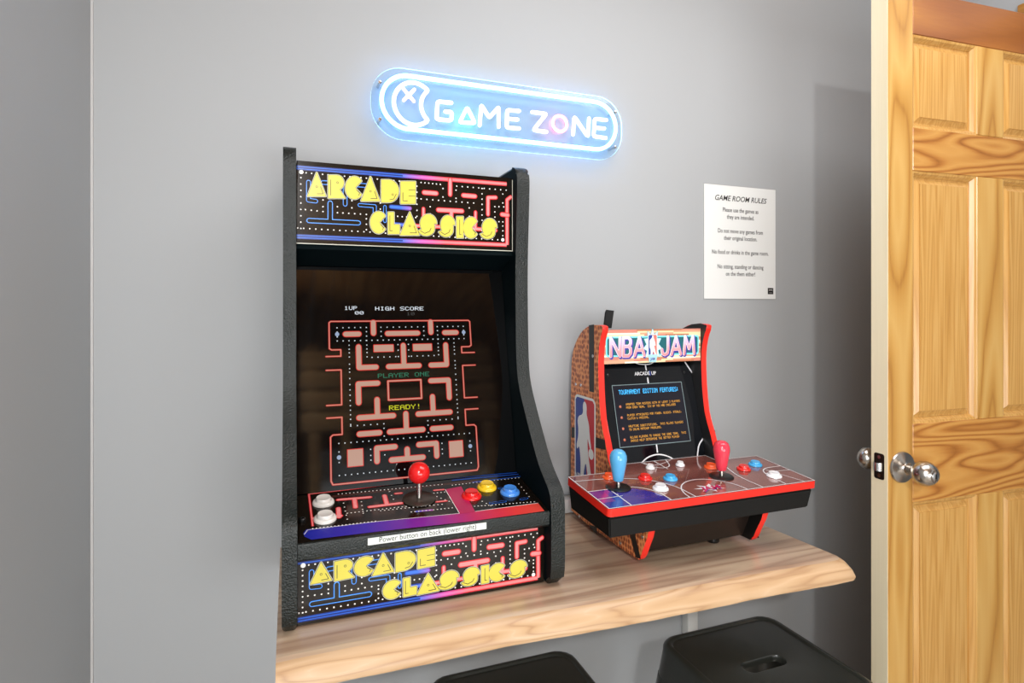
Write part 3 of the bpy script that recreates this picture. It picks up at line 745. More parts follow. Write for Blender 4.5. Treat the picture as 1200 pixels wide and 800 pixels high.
def side_art(x, U, par):
    cv = Canvas((x, 0, 0), U, (0,0,1), .0003); sg = U[1]
    Q = lambda px, py: (lambda p: (p.y*sg, p.z))(hit(px, py, (NX0-.0006, 0, 0), (1,0,0)))
    Z3 = lambda a, b: Q(660+a/4.21, 370+b/4.21)
    blk = mat('side_art_black', (20,18,17), .35); nblue = mat('emblem_blue', (24,58,150), .3); nred = mat('emblem_red', (206,34,48), .3); nwh = mat('emblem_white', (238,238,236), .3)
    cv.poly([Z3(126,46), Z3(152,42), Z3(152,378), Z3(128,372)], blk, 1)
    cv.build('side_stripe', par); cv = Canvas((x, 0, 0), U, (0,0,1), .0003)
    cv.poly([Z3(40,548), Z3(100,556), Z3(160,598), Z3(206,612), Z3(210,662), Z3(160,650), Z3(100,605), Z3(40,600)], blk, 1)
    cv.build('side_stripe', par); cv = Canvas((x, 0, 0), U, (0,0,1), .0003)
    f0 = Q(673.5, 461)[0]; f1 = Q(698, 461)[0]; zt_ = zr(-.213); zb = zr(-.448)
    lo, hi = min(f0, f1), max(f0, f1); w = hi-lo; h = zt_-zb
    cv.poly(rrect(lo, zb, hi, zt_, .016), nwh, 2)
    inn = .006
    X = lambda u: (lo+inn+(w-2*inn)*u) if sg < 0 else (hi-inn-(w-2*inn)*u)
    Z = lambda v: zb+inn+(h-2*inn)*v
    mid = [(.48,1),(.46,.82),(.40,.6),(.55,.45),(.60,.2),(.62,0)]
    cv.poly([(X(u), Z(v)) for u, v in [(.08,1)]+mid+[(.08,0),(0,.03),(0,.97)]], nblue, 3)
    cv.poly([(X(u), Z(v)) for u, v in [(.92,1)]+mid+[(.92,0),(1,.03),(1,.97)]], nred, 3)
    sil = [(.42,.86),(.40,.92),(.44,.965),(.52,.975),(.60,.95),(.62,.90),(.60,.855),(.66,.80),(.74,.74),(.76,.66),(.80,.58),(.86,.50),(.80,.48),(.72,.54),(.66,.60),
           (.66,.50),(.72,.38),(.86,.20),(.94,.06),(.80,.04),(.66,.20),(.56,.34),(.46,.22),(.40,.04),(.24,.03),(.28,.18),(.28,.34),(.20,.48),(.10,.42),(.04,.46),(.14,.56),(.16,.66),(.10,.74),(.18,.80),(.36,.82)]
    cv.poly(smooth_poly([(X(u), Z(v)) for u, v in sil], 2), nwh, 4)
    cv.disc((X(.84), Z(.44)), .0125, nwh, 4, 20)
    cv.text('NBA', X(.2), Z(.09), .026, nwh, 5, sx=.8, bold=.02)
    cv.build('emblem_sticker', par); cv = Canvas((x, 0, 0), U, (0,0,1), .0003)
    Z6 = lambda a, b: Q(650+a/3.75, 500+b/3.75)
    cv.poly([Z6(330,475), Z6(352,470), Z6(378,580), Z6(356,574)], blk, 1)
    cv.build('side_stripe', par); cv = Canvas((x, 0, 0), U, (0,0,1), .0003)
    cv.poly([Z6(155,430), Z6(185,440), Z6(185,470), Z6(155,445)], blk, 1)
    o = cv.build('side_stripe', par)
    for (px, py) in ((695,417),(675,450),(681,451),(679,605),(727,636),(753,629)):
        p = hit(px, py, (NX0, 0, 0), (1,0,0))
        lathe('screw', [(0,0),(.0042,0),(.004,.0012),(0,.0018)], (x, p.y, p.z), (-1 if sg < 0 else 1,0,0), steel, par, 12)
side_art(NX0, (0,-1,0), ls); side_art(NX1, (0,1,0), rs)
# marquee
MY = 1.190; MZ0, MZ1 = zr(-.131), zr(-.052); MW = NX1-NX0-2*NT-.001
cv = Canvas((NX0+NT+.0005, MY, MZ0), (1,0,0), (0,0,1))
MH = MZ1-MZ0
cream = mat('marquee_cream', (232,212,168), .35, emit=.12); cv.slab([(0,0),(MW,0),(MW,MH),(0,MH)], .010, cream, black_plastic)
strip = [mat('marquee_tan', (214,160,128), .35, emit=.1), mat('marquee_rose', (204,130,112), .35, emit=.1), mat('marquee_pale', (246,236,210), .35, emit=.15), mat('marquee_brown', (186,118,84), .35, emit=.1)]
for i in range(20):
    x = 0
    while x < MW:
        l = random.uniform(.03, .11); x2 = min(MW, x+l)
        if random.random() < .62: cv.rect(x, MH*i/20, x2, MH*(i+1)/20, random.choice(strip), 1)
        x = x2
teal = mat('marquee_teal', (22,96,104), .3, emit=.05); aqua = mat('marquee_aqua', (120,216,224), .3, emit=.2); viol = mat('marquee_violet', (66,60,160), .3)
cv.poly(rrect(MW*.02, MH*.20, MW*.98, MH*.80, .006), aqua, 2); cv.poly(rrect(MW*.033, MH*.25, MW*.967, MH*.75, .005), teal, 3)
jam = gradient('marquee_letter_pink', 'Z', MZ0, MZ1, [(.1,(240,130,136)),(.4,(244,156,160)),(.62,(232,186,214)),(.82,(236,222,240))], emit=.15)
LG = {'N': [[(0,0),(0,1),(1,0),(1,1)]], 'B': [[(0,0),(0,1),(.72,1),(1,.86),(1,.66),(.74,.52),(0,.52)],[(.74,.52),(1,.40),(1,.14),(.72,0),(0,0)]],
      'A': [[(0,0),(.5,1),(1,0)],[(.2,.30),(.8,.30)]], 'J': [[(0,.30),(.12,.06),(.5,0),(.88,.08),(1,.30),(1,1)]], 'M': [[(0,0),(.12,1),(.5,.30),(.88,1),(1,0)]]}
letter_edge = mat('marquee_letter_edge', (250,246,250), .3, emit=.1)
for ch, x0, x1 in (('N',172,255),('B',285,352),('A',388,478),('J',645,705),('A',738,828),('M',862,962)):
    u0, u1 = (x0-110)/918*MW, (x1-110)/918*MW
    for dx, dy, mm, L, wd in ((.0016,-.0022,viol,4,.0106), (-.0004,.0002,letter_edge,5,.0078), (0,0,jam,6,.0064)):
        for ln in LG[ch]:
            cv.stroke([(u0+(u1-u0)*p[0]+dx, MH*(.22+.54*p[1])+dy) for p in ln], wd, mm, L)
burst = []
for i in range(22):
    a = 2*PI*i/22+PI/2; rr = 1 if i % 2 == 0 else .66
    burst.append((MW*.485+.026*rr*math.cos(a), MH*.50+MH*.52*rr*math.sin(a)))
edge = mat('marquee_burst_edge', (60,170,190), .3)
cv.stroke(burst, .0018, edge, 7, closed=True); cv.poly(burst, mat('marquee_burst', (206,240,240), .3, emit=.1), 8)
cx = MW*.485; e0 = cx-.0125; e1 = cx+.0125; y0 = MH*.14; y1 = MH*.84
cv.poly(rrect(e0, y0, e1, y1, .004, 4), mat('emblem_white', (238,238,236)), 9)
cv.poly([(e0+.001,y0+.002),(cx+.003,y0+.002),(cx-.002,y0+.03),(cx-.001,y1-.001),(e0+.003,y1-.001),(e0+.001,y1-.003)], mat('emblem_blue'), 10)
cv.poly([(e1-.001,y0+.002),(cx+.003,y0+.002),(cx-.002,y0+.03),(cx-.001,y1-.001),(e1-.003,y1-.001),(e1-.001,y1-.003)], mat('marquee_emblem_red', (222,120,110), .3), 10)
ws, hs = e1-e0, y1-y0
sil = [(.42,.86),(.44,.965),(.60,.95),(.60,.855),(.76,.70),(.84,.50),(.70,.54),(.66,.50),(.74,.38),(.92,.06),(.78,.04),(.56,.34),(.40,.04),(.24,.03),(.28,.34),(.14,.46),(.16,.66),(.14,.76)]
cv.poly(smooth_poly([(e0+u*ws, y0+v*hs) for u, v in sil], 1), mat('emblem_white'), 11)
cv.poly([(cx-.013,MH*.24),(cx+.013,MH*.24),(cx+.010,MH*.02),(cx,-.0+.001),(cx-.010,MH*.02)], mat('marquee_cup', (168,216,226), .3), 12)
cv.text('JAM', cx, MH*.07, .009, viol, 13, sx=.8, bold=.03)
cv.build('marquee', nba)
# screen board
NSB = (1.172, -.3625); NST = (1.232, -.134)
nd = Vector((0, NST[0]-NSB[0], NST[1]-NSB[1])); NL = nd.length
nglass = mat('black_screen_board', (8,10,15), .10, spec=.35)
cv = Canvas((NX0+NT+.0005, NSB[0], zr(NSB[1])), (1,0,0), nd)
cv.slab([(0,0),(MW,0),(MW,NL),(0,NL)], .008, nglass, black_plastic)
Z1 = lambda a, b: cv.local(700+a/7.615, 425+b/7.615)
wl = mat('court_line_white', (228,228,230), .35)
def sm(p): return smooth_poly(p, 2, closed=False)
cv.stroke([Z1(428,15), Z1(437,68)], .0034, wl, 1, caps=False); cv.stroke([Z1(448,130), Z1(455,182)], .0034, wl, 1, caps=False); cv.stroke([Z1(527,728), Z1(537,800)], .0034, wl, 1, caps=False)
cv.stroke([Z1(783,-5), Z1(850,95)], .0036, wl, 1); cv.stroke([Z1(850,95), Z1(960,790)], .0008, mat('faint_teal_line', (70,120,120), .4), 1)
cv.stroke([Z1(150,178), Z1(330,212)][:0] or sm([Z1(330,-4), Z1(380,15), Z1(470,14), Z1(500,-6)]), .0024, wl, 1)
cv.stroke(sm([Z1(940,678), Z1(905,730), Z1(895,800), Z1(893,830)]), .0034, wl, 1)
Z0 = lambda a, b: cv.local(660+a/7.5, 530+b/7.5)
cv.stroke(sm([Z0(685,95), Z0(740,40), Z0(830,12), Z0(920,30), Z0(990,72)]), .0030, wl, 1)
for sx_, c_ in ((Z1(95,108), 0), (Z1(775,85), 0)):
    cv.disc(sx_, .0042, black_plastic, 2, 14); cv.disc((sx_[0]-.001, sx_[1]+.001), .0012, steel, 3, 8)
cv.text('ARCADE', *(lambda p: (p[0], p[1]-.002))(Z1(400,102)), .0115, wl, 2, sx=.95, bold=.03); cv.text('1', *(lambda p: (p[0], p[1]-.003))(Z1(470,100)), .015, mat('emblem_blue'), 2, sx=1.2, bold=.05)
cv.text('UP', *(lambda p: (p[0], p[1]-.002))(Z1(502,98)), .0115, wl, 2, sx=.95, bold=.03)
bd = cv.build('screen_board', nba)
cv2 = Canvas(cv.w(0,0,.0008), (1,0,0), nd); Z1 = lambda a, b: cv2.local(700+a/7.615, 425+b/7.615)
c4 = [Z1(130,203), Z1(752,170), Z1(828,700), Z1(203,752)]
print('nba screen', [tuple(round(c,4) for c in p) for p in c4])
sx0 = (c4[0][0]+c4[3][0])/2; sx1 = (c4[1][0]+c4[2][0])/2; sz0 = (c4[2][1]+c4[3][1])/2; sz1 = (c4[0][1]+c4[1][1])/2
scr = mat('display_dark_blue', (12,11,18), .08, emit=.3, emit_rgb=(26,22,44), spec=.4)
cv2.slab([(sx0,sz0),(sx1,sz0),(sx1,sz1),(sx0,sz1)], .0007, scr)
fr = mat('display_frame_line', (120,140,142), .3)
cv2.stroke([(sx0,sz0),(sx1,sz0),(sx1,sz1),(sx0,sz1)], .0016, fr, 1, closed=True)
sw, sh = sx1-sx0, sz1-sz0
cy_ = mat('display_cyan', (60,170,232), .3, emit=.9); og = mat('display_orange', (196,140,50), .3, emit=.6); bb = mat('display_ball', (150,82,60), .3, emit=.5)
t = 'TOURNAMENT EDITION FEATURES:'
pixtext(cv2, t, sx0+sw*.08, sz1-sh*.155, sw*.865/(len(t)*6), sh*.075/7, cy_, 1, fat=1.02)
rows = [('UPDATED TEAM ROSTERS WITH AT LEAST 3 PLAYERS', 'FROM EACH TEAM.  SIX OF YOU HAD INCLUDED'), ('PLAYER ATTRIBUTES FOR POWER, BLOCKS, STEALS,', 'CLUTCH & PASSING.'),
        ('HALFTIME SUBSTITUTIONS.  THIS ALLOWS PLAYERS', 'TO SOLVE MATCHUP PROBLEMS.'), ('ALLOWS PLAYERS TO CHOOSE THE SAME TEAM.  THIS', 'SHOULD HELP DETERMINE THE BETTER PLAYER')]
for i, (a, b) in enumerate(rows):
    zc = sz1-sh*(.345+.178*i)
    pixtext(cv2, a, sx0+sw*.155, zc+.0008, sw*.80/(45*6), sh*.036/7, og, 1, fat=1.0); pixtext(cv2, b, sx0+sw*.155, zc-sh*.048, sw*.80/(45*6), sh*.036/7, og, 1)
    cv2.disc((sx0+sw*.075, zc-.001), .0032, bb, 1, 14); cv2.disc((sx0+sw*.071, zc-.0002), .0012, mat('display_ball_light', (200,130,100), .3, emit=.5), 2, 10)
cv2.build('display', bd)
# top cover, back
box('top_cover', NX0+NT, NX1-NT, 1.2, 1.262, zr(-.075), zr(-.067), black_plastic, nba)
box('back_panel', NX0+NT, NX1-NT, 1.305, 1.315, zr(-.508), zr(-.16), black_plastic, nba)
# control deck
NY0, NZ0, NY1, NZ1 = .959, -.3765, 1.135, -.3630
kd = Vector((0, NY1-NY0, NZ1-NZ0)).normalized(); kn = Vector((0, -kd.z, kd.y)); KL = (NY1-NY0)/kd.y
NDX0, NDX1 = .5545, 1.0698
cv = Canvas((NDX0, NY0, zr(NZ0)), (1,0,0), kd); KW = NDX1-NDX0
ext = .039/kd.y
ol = rrect(0, 0, KW, KL, .008, 4); bx0, bx1 = NX0+NT-NDX0+.0006, NX1-NT-NDX0-.0006
outl_ = arc(KW-.008, KL-.008, .008, .008, 0, PI/2, 4)+[(bx1, KL), (bx1, KL+ext-.002), (bx0, KL+ext-.002), (bx0, KL)]+arc(.008, KL-.008, .008, .008, PI/2, PI, 4)+arc(.008, .008, .008, .008, PI, 1.5*PI, 4)+arc(KW-.008, .008, .008, .008, 1.5*PI, 2*PI, 4)
court = wood('court_print', 'x', [(0,(112,62,56)),(.5,(134,80,72)),(1,(150,96,86))], 6, .2, .12, 4, coat=.8)
MATS['court_print'].node_tree.nodes['Principled BSDF'].inputs['Coat Roughness'].default_value = .04
cv.slab(outl_, .0155, court, redtrim)
cl = lambda p, w=.0026, L=3: cv.stroke(sm(p) if len(p) > 2 else p, w, wl, L)
Z0 = lambda a, b: cv.local(660+a/7.5, 530+b/7.5); Z6 = lambda a, b: cv.local(800+a/7.06, 510+b/7.06)
cv.stroke([(KW-.003,.003),(KW-.003,KL-.003),(bx1,KL-.003),(bx1-.002,KL+ext-.004),(bx0+.002,KL+ext-.004),(bx0,KL-.003),(.003,KL-.003),(.003,.003)], .0022, wl, 3, closed=True)
key = mat('court_blue', (52,40,150), .12, coat=.8); pur = mat('court_purple', (122,50,140), .12, coat=.8); mar = mat('court_maroon', (120,34,50), .12, coat=.8)
front_c = (.004, .004)
cv.poly([(.004,.004),(.142,.004)]+arc(.072,.004,.070,.082,0,PI/2,10)[1:]+[(.004,.086)], key, 1)
cv.poly([(.004,.030),(.034,.030),(.034,.086),(.004,.086)], pur, 2)
cl([(.142,.004),(.142,.05),(.110,.086),(.072,.088),(.004,.088)]); cl([(.052,.004),(.052,.088)]); cl([(.004,.048),(.060,.050)], .002)
cl([(.200,.004),(.195,.07),(.150,.120),(.080,.142),(.004,.146)])
cl([(KW-.082,.004),(KW-.082,.06),(KW-.065,.090),(KW-.040,.098),(KW-.004,.098)]); cl([(KW-.145,.004),(KW-.150,.07),(KW-.135,.125),(KW-.115,KL-.004)]); cl([(KW-.060,.075),(KW-.004,.070)], .002)
cl([(KW-.030,.004),(KW-.058,.09)], .002)
c0 = (KW*.50, .030)
cv.stroke([(c0[0]+.072*math.cos(a), c0[1]-.026+.078*math.sin(a)) for a in [PI*i/20 for i in range(21)]], .0026, wl, 3)
cl([(KW*.47, KL+ext-.004),(KW*.47, KL-.02)])
cl([(KW*.40, KL+ext-.004),(KW*.43, KL-.012),(KW*.50, KL-.012),(KW*.535, KL+ext-.004)])
st_ = []
for i in range(14):
    a = 2*PI*i/14+.3; rr = .030 if i % 2 == 0 else .013
    st_.append((KW*.50+rr*math.cos(a)*1.25, .034+rr*math.sin(a)*.7))
cv.poly(st_, wl, 3)
cv.text('JAM', KW*.50, .024, .026, mat('court_crimson', (190,40,90), .2), 5, sx=1.0, bold=.03, shear=.3); cv.text('JAM', KW*.502, .0225, .026, key, 4, sx=1.0, bold=.04, shear=.3)
for px, py, s_ in ((788,579,'2'), (941,563,'5'), (678,560,'1')):
    p = cv.local(px, py)
dk = cv.build('control_deck', nba)
bm = bmesh.new()   # black tray under the deck, tapering downwards at the right
x0, x1 = NDX0+.003, NDX1-.010
T1 = zr(-.3935); B1 = zr(-.432)
tp = [(x0, NY0+.002, T1), (x1, NY0+.002, T1), (x1, NY1-.002, zr(-.3800)), (x0, NY1-.002, zr(-.3800))]
bt = [(x0+.001, NY0+.003, B1), (x1-.012, NY0+.003, B1), (x1-.012, NY1-.012, B1+.004), (x0+.001, NY1-.012, B1+.004)]
a = [bm.verts.new(p) for p in tp]; b = [bm.verts.new(p) for p in bt]
bm.faces.new(a); bm.faces.new(b[::-1])
for i in range(4): bm.faces.new((a[i], b[i], b[(i+1) % 4], a[(i+1) % 4]))
bmesh.ops.bevel(bm, geom=[e for e in bm.edges], offset=.0025, segments=2, affect='EDGES')
from_bm('deck_tray', bm, mat('tray_black', (13,13,12), .5, spec=.3), nba, smooth=True)
def npt(px, py): return hit(px, py, (0, NY0, zr(NZ0)), kn)
O_, RB, BB, WB = pl('orange_plastic', (240,92,40)), pl('scarlet_plastic', (232,40,34)), pl('sky_blue_plastic', (70,176,236)), pl('bright_white_plastic', (240,240,242))
for px, py, m_, r_, lb in ((714,560,O_,.0155,'orange button'),(756,561,RB,.0155,'red button'),(785.5,561.5,BB,.0155,'blue button'),(774,573,WB,.0165,'white button'),
                      (762,549,WB,.0105,'small white start button'),(797,545.5,WB,.0105,'small white start button'),
                      (833,548,O_,.0155,'orange button'),(871.5,550,RB,.0155,'red button'),(885,545,BB,.0155,'blue button'),(907,558,WB,.0165,'white button')):
    button(npt(px, py)+kn*.0006, kn, r_, m_, nba, .0045, lb)
def bat(px, py, m_, lb):
    c = npt(px, py)+kn*.0006
    j = lathe('joystick', [(0,0),(.0255,0),(.026,.001),(.0245,.0022),(.006,.003),(0,.003)], c, kn, black_plastic, nba, 32, label=lb)
    lathe('shaft', [(.0046,.002),(.0046,.022),(0,.022)], c, (0,0,1), chrome, j, 16)
    lathe('bat_top', [(0,.014),(.0085,.014),(.0105,.016),(.0125,.028),(.0160,.046),(.0178,.058),(.0172,.066),(.0140,.0735),(.0080,.0780),(0,.0795)], c, (0,0,1), m_, j, 28)
bat(724.5, 571.5, pl('bat_blue_plastic', (92,176,226)), 'blue bat-top joystick'); bat(845.5, 558.5, pl('bat_red_plastic', (232,62,82)), 'red bat-top joystick')
# base front and feet
bm = bmesh.new()
yz_panel_bm(bm, [(1.012, zr(-.430)), (1.046, zr(-.508)), (1.056, zr(-.508)), (1.022, zr(-.430))], NX0+NT+.0005, NX1-NT-.0005, 0)
from_bm('base_panel', bm, mat('base_brown_black', (34,27,23), .3), nba)
box('bottom_panel', NX0+NT+.0005, NX1-NT-.0005, 1.058, 1.31, zr(-.5135), zr(-.507), black_plastic, nba)
for x in (NX0+.034, NX1-.075):
    for y in (1.072, 1.285):
        lathe('rubber_foot', [(0,0),(.0125,0),(.0135,.002),(.0135,SH*0+.0095),(0,.0105)], (x, y, SH+.0008), (0,0,1), black_plastic, nba, 20)
bm = bmesh.new()
p = hit(712, 367, (0,1.25,0), (0,1,0)); 
a = [(-.014, .0), (-.009,.038), (-.006,.044), (.013,.042), (.012,.037), (.006,.0)]
va = [bm.verts.new((.748+x-.031, 1.236, zr(-.050)+z)) for x, z in a]; vb = [bm.verts.new((.748+x-.031, 1.242, zr(-.050)+z)) for x, z in a]
bm.faces.new(va); bm.faces.new(vb[::-1])
for i in range(6): bm.faces.new((va[i], va[(i+1) % 6], vb[(i+1) % 6], vb[i]))
from_bm('carry_strap', bm, mat('black_webbing', (16,16,16), .8), nba)

# ================================================================== NEON SIGN
SGY = 1.348
sg = thing('neon_sign', 'glowing blue-white neon sign reading GAME ZONE on the wall above the arcade machines', 'neon sign', (.495, D-.001, zr(.384)))
def glow(name, rgb, st_):
    m = bpy.data.materials.new(name); m.use_nodes = True; nt = m.node_tree; b = nt.nodes['Principled BSDF']
    b.inputs['Base Color'].default_value = (.8,.8,.8,1); b.inputs['Emission Color'].default_value = (*rgb, 1); b.inputs['Emission Strength'].default_value = st_
    return m
n_blue = glow('neon_ice_blue', (.13,.46,1.0), 8.2); n_white = glow('neon_cool_white', (.82,.88,1.0), 1.35); n_vio = glow('neon_violet', (.28,.18,1.0), 7)
n_grn = glow('neon_green', (.12,1.0,.55), 7); n_red = glow('neon_red', (1.0,.08,.11), 11)
m = bpy.data.materials.new('glow_tinted_acrylic'); m.use_nodes = True; nt = m.node_tree; nt.nodes.remove(nt.nodes['Principled BSDF'])
tr_ = nt.nodes.new('ShaderNodeBsdfTransparent'); tr_.inputs[0].default_value = (.89,.957,1,1); gl_ = nt.nodes.new('ShaderNodeBsdfGlossy'); gl_.inputs['Roughness'].default_value = .05  # sheet tinted blue to stand in for the tubes' glow behind it
mx_ = nt.nodes.new('ShaderNodeMixShader'); mx_.inputs[0].default_value = .03
nt.links.new(tr_.outputs[0], mx_.inputs[1]); nt.links.new(gl_.outputs[0], mx_.inputs[2]); nt.links.new(mx_.outputs[0], nt.nodes['Material Output'].inputs[0])
acry = m
lit_edge = glow('edge_lit_acrylic', (.45,.82,1.0), 1.25)
cv = Canvas((0, SGY, 0), (1,0,0), (0,0,1)); Zs = lambda a, b: cv.local(400+a/3.333, 60+b/3.333)
bx0_, bx1_, bz0, bz1 = .170, .820, zr(.384), zr(.549)
bo = rrect(bx0_, bz0, bx1_, bz1, .072, 12)
bm = bmesh.new(); a = [bm.verts.new((x, SGY, z)) for x, z in bo]; b = [bm.verts.new((x, SGY+.005, z)) for x, z in bo]
bm.faces.new(a); bm.faces.new(b[::-1])
for i in range(len(a)): f = bm.faces.new((a[i], a[(i+1) % len(a)], b[(i+1) % len(a)], b[i])); f.material_index = 1
from_bm('acrylic_board', bm, [acry, lit_edge], sg)
RT = .0047
def neon(name, pts, m_, closed=False, r=RT, label=None):
    bm = bmesh.new(); tube_bm(bm, [(x, SGY-.0045, z) for x, z in pts], r, 10, closed)
    return from_bm(name, bm, m_, sg, smooth=True, label=label)
def dense(p, closed=False, st=.004):
    q = []; n = len(p)
    for i in range(n if closed else n-1):
        a, b = Vector(p[i]), Vector(p[(i+1) % n]); k = max(1, int((b-a).length/st))
        q += [tuple(a.lerp(b, j/k)) for j in range(k)]
    if not closed: q.append(tuple(p[-1]))
    return q
def rounded(p, closed=False, r=.35):            # soften the corners of a poly line a little
    d = dense(p, closed, .003); n = len(d); 
    for _ in range(2):
        d = [d[i] if (not closed and i in (0, n-1)) else tuple((d[i-1][k]+2*d[i][k]+d[(i+1) % n][k])/4 for k in (0, 1)) for i in range(n)]
    return d
neon('border_tube', rrect(.193, zr(.4085), .798, zr(.5305), .0608, 16), n_blue, True, .0048, 'ice-blue oval tube')
o_ = Zs(282,208); e_ = Zs(205,208); rr = abs(o_[0]-e_[0])+.001
ca = [(o_[0]+rr*math.cos(a), o_[1]+rr*math.sin(a)*1.06) for a in [math.radians(48+i*(264/40)) for i in range(41)]]
cb = arc(o_[0]+rr*.98, o_[1], rr*.62, rr*.82, math.radians(248), math.radians(112), 14)
neon('crescent_tube', rounded(ca+cb, True), n_white, True, RT, 'white crescent-shaped tube')
S2 = lambda pts: [Zs(*p) for p in pts]
neon('cross_tube', rounded(S2([(242,150),(282,198)])), n_vio, r=.0038); neon('cross_tube', rounded(S2([(284,152),(242,194)])), n_vio, r=.0038)
neon('letter_tube', rounded(S2([(428,204),(374,199),(370,268),(428,273),(430,240),(404,238)])), n_white, label='letter G')
neon('letter_tube', rounded(S2([(489,222),(460,280),(520,283)]), True), n_grn, True, label='green triangle standing for letter A')
neon('letter_tube', rounded(S2([(538,292),(544,212),(576,262),(612,220),(612,298)])), n_white, label='letter M')
def neonE(l, t, r_, bt):
    s_ = (t[1]-0)
neon('letter_tube', rounded(S2([(692,236),(645,232),(643,300),(692,304)])), n_white, label='letter E'); neon('letter_tube', rounded(S2([(645,266),(686,269)])), n_white)
neon('letter_tube', rounded(S2([(742,240),(798,247),(747,310),(798,317)])), n_white, label='letter Z')
c_ = Zs(850,285); neon('letter_tube', [(c_[0]+.0195*math.cos(a), c_[1]+.0195*math.sin(a)) for a in [2*PI*i/28 for i in range(28)]], n_red, True, .0036, label='red ring standing for letter O')
neon('letter_tube', rounded(S2([(902,328),(907,258),(960,336),(964,264)])), n_white, label='letter N')
neon('letter_tube', rounded(S2([(1032,271),(986,266),(982,334),(1030,341)])), n_white, label='letter E'); neon('letter_tube', rounded(S2([(984,300),(1024,304)])), n_white)
p1, p2 = Zs(150,122), Zs(1068,238)
for x, z in ((p1[0],p1[1]-EYE),(p1[0],.933-(p1[1]-EYE)),(p2[0],p2[1]-EYE),(p2[0],.933-(p2[1]-EYE))):
    lathe('standoff', [(0,0),(.003,0),(.003,.026),(.0038,.0325),(.0038,.0345),(0,.035)], (x, D-.001, zr(z)), (0,-1,0), steel, sg, 16)

# ================================================================== RULES SHEET
cv = Canvas((1.1076, D-.0022, zr(.0245)), (1,0,0), (0,0,1))
PW, PH = .2645, .3305
ru = cv; ru.slab([(0,0),(PW,0),(PW,PH-.0),(0,PH)], .0014, mat('laminated_paper', (238,240,238), .25))
ink = mat('black_print', (24,24,26)); gy = mat('sheet_edge', (150,152,150), .4)
Y = lambda f: PH*(1-f)
ru.text('GAME ROOM RULES', PW*.5, Y(.135), .0215, ink, 1, sx=.98, bold=.012, shear=.25)
for f, t in ((.232,'Please use the games as'),(.293,'they are intended.'),(.418,'Do not move any games from'),(.48,'their original location.'),(.605,'No food or drinks in the game room.'),
             (.732,'No sitting, standing or dancing'),(.795,'on the them either!')):
    ru.text(t, PW*.5, Y(f), .0172, ink, 1, sx=.80, bold=.012)
ru.rect(PW*.885, PH*.045, PW*.965, PH*.102, ink, 1); ru.text('GAMES', PW*.925, PH*.078, .0055, white_ink, 2, sx=.8); ru.rect(PW*.905, PH*.058, PW*.945, PH*.060, white_ink, 2)
ru.stroke([(0,0),(PW,0),(PW,PH),(0,PH)], .001, gy, 1, closed=True)
sheet = ru.build('rules_sheet', None)
sheet['label'] = 'white laminated sheet of game room rules fixed to the grey wall beside the door'; sheet['category'] = 'notice'

# ================================================================== POWER STRIP behind the machines
ps = thing('power_strip', 'white power strip on the shelf against the wall between the two arcade machines', 'power strip', (.60, D-.02, SH+.0008))
box('housing', .530, .742, D-.034, D-.001, SH+.0008, SH+.038, wm, ps, .004)
for i in range(3): box('socket', .552+i*.06, .580+i*.06, D-.0348, D-.033, SH+.010, SH+.030, mat('socket_grey', (150,152,152), .4), ps, .0005)

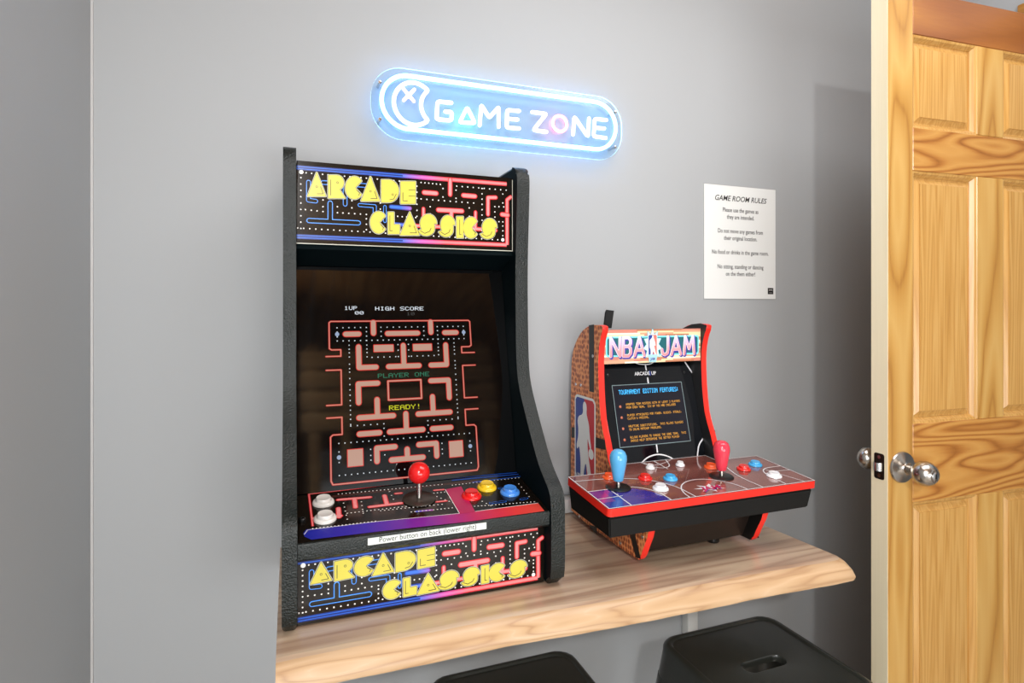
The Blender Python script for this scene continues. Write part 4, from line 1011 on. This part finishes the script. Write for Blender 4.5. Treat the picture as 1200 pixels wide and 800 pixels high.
# ================================================================== STOOLS
stool_m = mat('black_powder_coat', (38,40,36), .32, spec=.5, coat=.25)
SZ = .61
def stool():
    t = thing('metal_stool', 'x', 'stool', (0, 0, 0), 'black metal stools tucked under the shelf')
    hw, hd, N = .152, .150, 96
    def rr_loop(hx, hy, r, z):
        P = []
        for k in range(N):
            a = 2*PI*(k+.5)/N; c, s = math.cos(a), math.sin(a)
            # superellipse-like rounded square through angle
            L = 1/max(abs(c)/hx, abs(s)/hy); x, y = c*L, s*L
            cx, cy = hx-r, hy-r
            if abs(x) > cx and abs(y) > cy:
                # intersect ray with the corner circle
                sx, sy = math.copysign(cx, x), math.copysign(cy, y); b = c*sx+s*sy; q = b*b-(sx*sx+sy*sy-r*r); L = b+math.sqrt(max(q, 0)); x, y = c*L, s*L
            P.append((x, y, z))
        return P
    def slot(hx, hy, z):
        P = []
        for k in range(N):
            a = 2*PI*(k+.5)/N; c, s = math.cos(a), math.sin(a); L = 1/max(abs(c)/hx, abs(s)/hy); x, y = c*L, s*L
            cx = hx-hy
            if abs(x) > cx:
                sx = math.copysign(cx, x); b = c*sx; q = b*b-(sx*sx-hy*hy); L = b+math.sqrt(max(q, 0)); x, y = c*L, s*L
            P.append((x, y, z))
        return P
    bm = bmesh.new()
    L = [slot(.050,.0165,SZ-.016), slot(.050,.0165,SZ-.006), slot(.0515,.018,SZ-.0035), slot(.055,.0215,SZ-.0028), rr_loop(.13,.128,.03,SZ-.004), rr_loop(.136,.134,.032,SZ-.0045), rr_loop(.139,.137,.033,SZ-.0008),
         rr_loop(.143,.141,.035,SZ), rr_loop(.148,.146,.037,SZ-.002), rr_loop(hw,hd,.038,SZ-.008), rr_loop(hw+.001,hd+.001,.038,SZ-.020), rr_loop(hw+.007,hd+.007,.034,SZ-.075), rr_loop(hw+.005,hd+.005,.034,SZ-.075),
         rr_loop(hw-.003,hd-.003,.036,SZ-.022), rr_loop(.13,.128,.03,SZ-.010)]
    R_ = [[bm.verts.new(p) for p in l] for l in L]
    for p, q in zip(R_, R_[1:]):
        for k in range(N): bm.faces.new((p[k], p[(k+1) % N], q[(k+1) % N], q[k]))
    for k in range(N): bm.faces.new((R_[-1][k], R_[-1][(k+1) % N], R_[0][(k+1) % N], R_[0][k]))
    from_bm('seat', bm, stool_m, t, smooth=True)
    for sx in (-1, 1):
        for sy in (-1, 1):
            bm = bmesh.new(); rows_ = []
            for z, off, w in ((SZ-.070, .0065, .105), (SZ-.16, .018, .075), (.30, .036, .045), (.012, .072, .028)):
                X, Y_c = hw+off, hd+off
                rr_ = min(.032, w*.7)
                P = [(X-w, Y_c)]+arc(X-rr_, Y_c-rr_, rr_, rr_, PI/2, 0, 6)+[(X, Y_c-w), (X-.003, Y_c-w)]+arc(X-rr_, Y_c-rr_, rr_-.003, rr_-.003, 0, PI/2, 6)+[(X-w, Y_c-.003)]
                rows_.append([bm.verts.new((x*sx, y*sy, z)) for x, y in P])
            for p, q in zip(rows_, rows_[1:]):
                NP = len(p)
                for k in range(NP): bm.faces.new((p[k], p[(k+1) % NP], q[(k+1) % NP], q[k]))
            bm.faces.new(rows_[0]); bm.faces.new(rows_[-1])
            lg = from_bm('leg', bm, stool_m, t, smooth=True)
            fx, fy = (hw+.058)*sx, (hd+.058)*sy
            box('rubber_foot', fx-.019, fx+.019, fy-.019, fy+.019, 0, .013, black_plastic, lg, .003)
    for s_ in (1, -1):
        bm = bmesh.new(); z = .27; q = hw+.034
        tube_bm(bm, [(-q, -q*s_, z), (0, 0, z-.006*s_), (q, q*s_, z)], .007, 8); from_bm('cross_brace', bm, stool_m, t, smooth=True)
    return t
def copy_tree(o, parent=None):
    c = o.copy(); COL.objects.link(c); c.parent = parent
    for ch in [x for x in list(bpy.data.objects) if x.parent == o]: copy_tree(ch, c)
    return c
s1 = stool(); s2 = copy_tree(s1)
s1.location = (.8885, .922, 0); s1['label'] = 'black metal stool nearest the door, oval hand hole showing in its seat'
s2.location = (.394, .962, 0); s2['label'] = 'black metal stool under the shelf before the large arcade machine, without visible hand hole'

# ================================================================== BUNK BED behind the camera (mirrored in the dark screens)
bb_ = thing('bunk_bed', 'pine bunk bed with slatted end, seen only as reflection in the large arcade screen', 'bunk bed', (.66, -1.6, 0))
bw = wood('bunk_pine', 'x', [(0,(150,108,66)),(.5,(186,146,98)),(1,(206,170,122))], 9, .1, .4)
for x in (.13, 1.16):
    for y in (-1.12, -2.12): box('post', x-.03, x+.03, y-.03, y+.03, 0.0005, 2.12, bw, bb_, .004)
for z in (1.60, 1.725, 1.85, 1.975):
    box('end_board', .06, 1.23, -1.089, -1.068, z, z+.098, bw, bb_, .004)
for x in (.30, .98): box('upright', x-.025, x+.025, -1.11, -1.0895, 1.40, 2.10, bw, bb_, .003)
for x in (.13, 1.16): box('side_rail', x-.012, x+.012, -2.089, -1.151, 1.30, 1.44, bw, bb_, .003)
box('mattress', .15, 1.14, -2.08, -1.16, 1.33, 1.50, mat('mattress_cloth', (196,200,204), .8), bb_, .03)
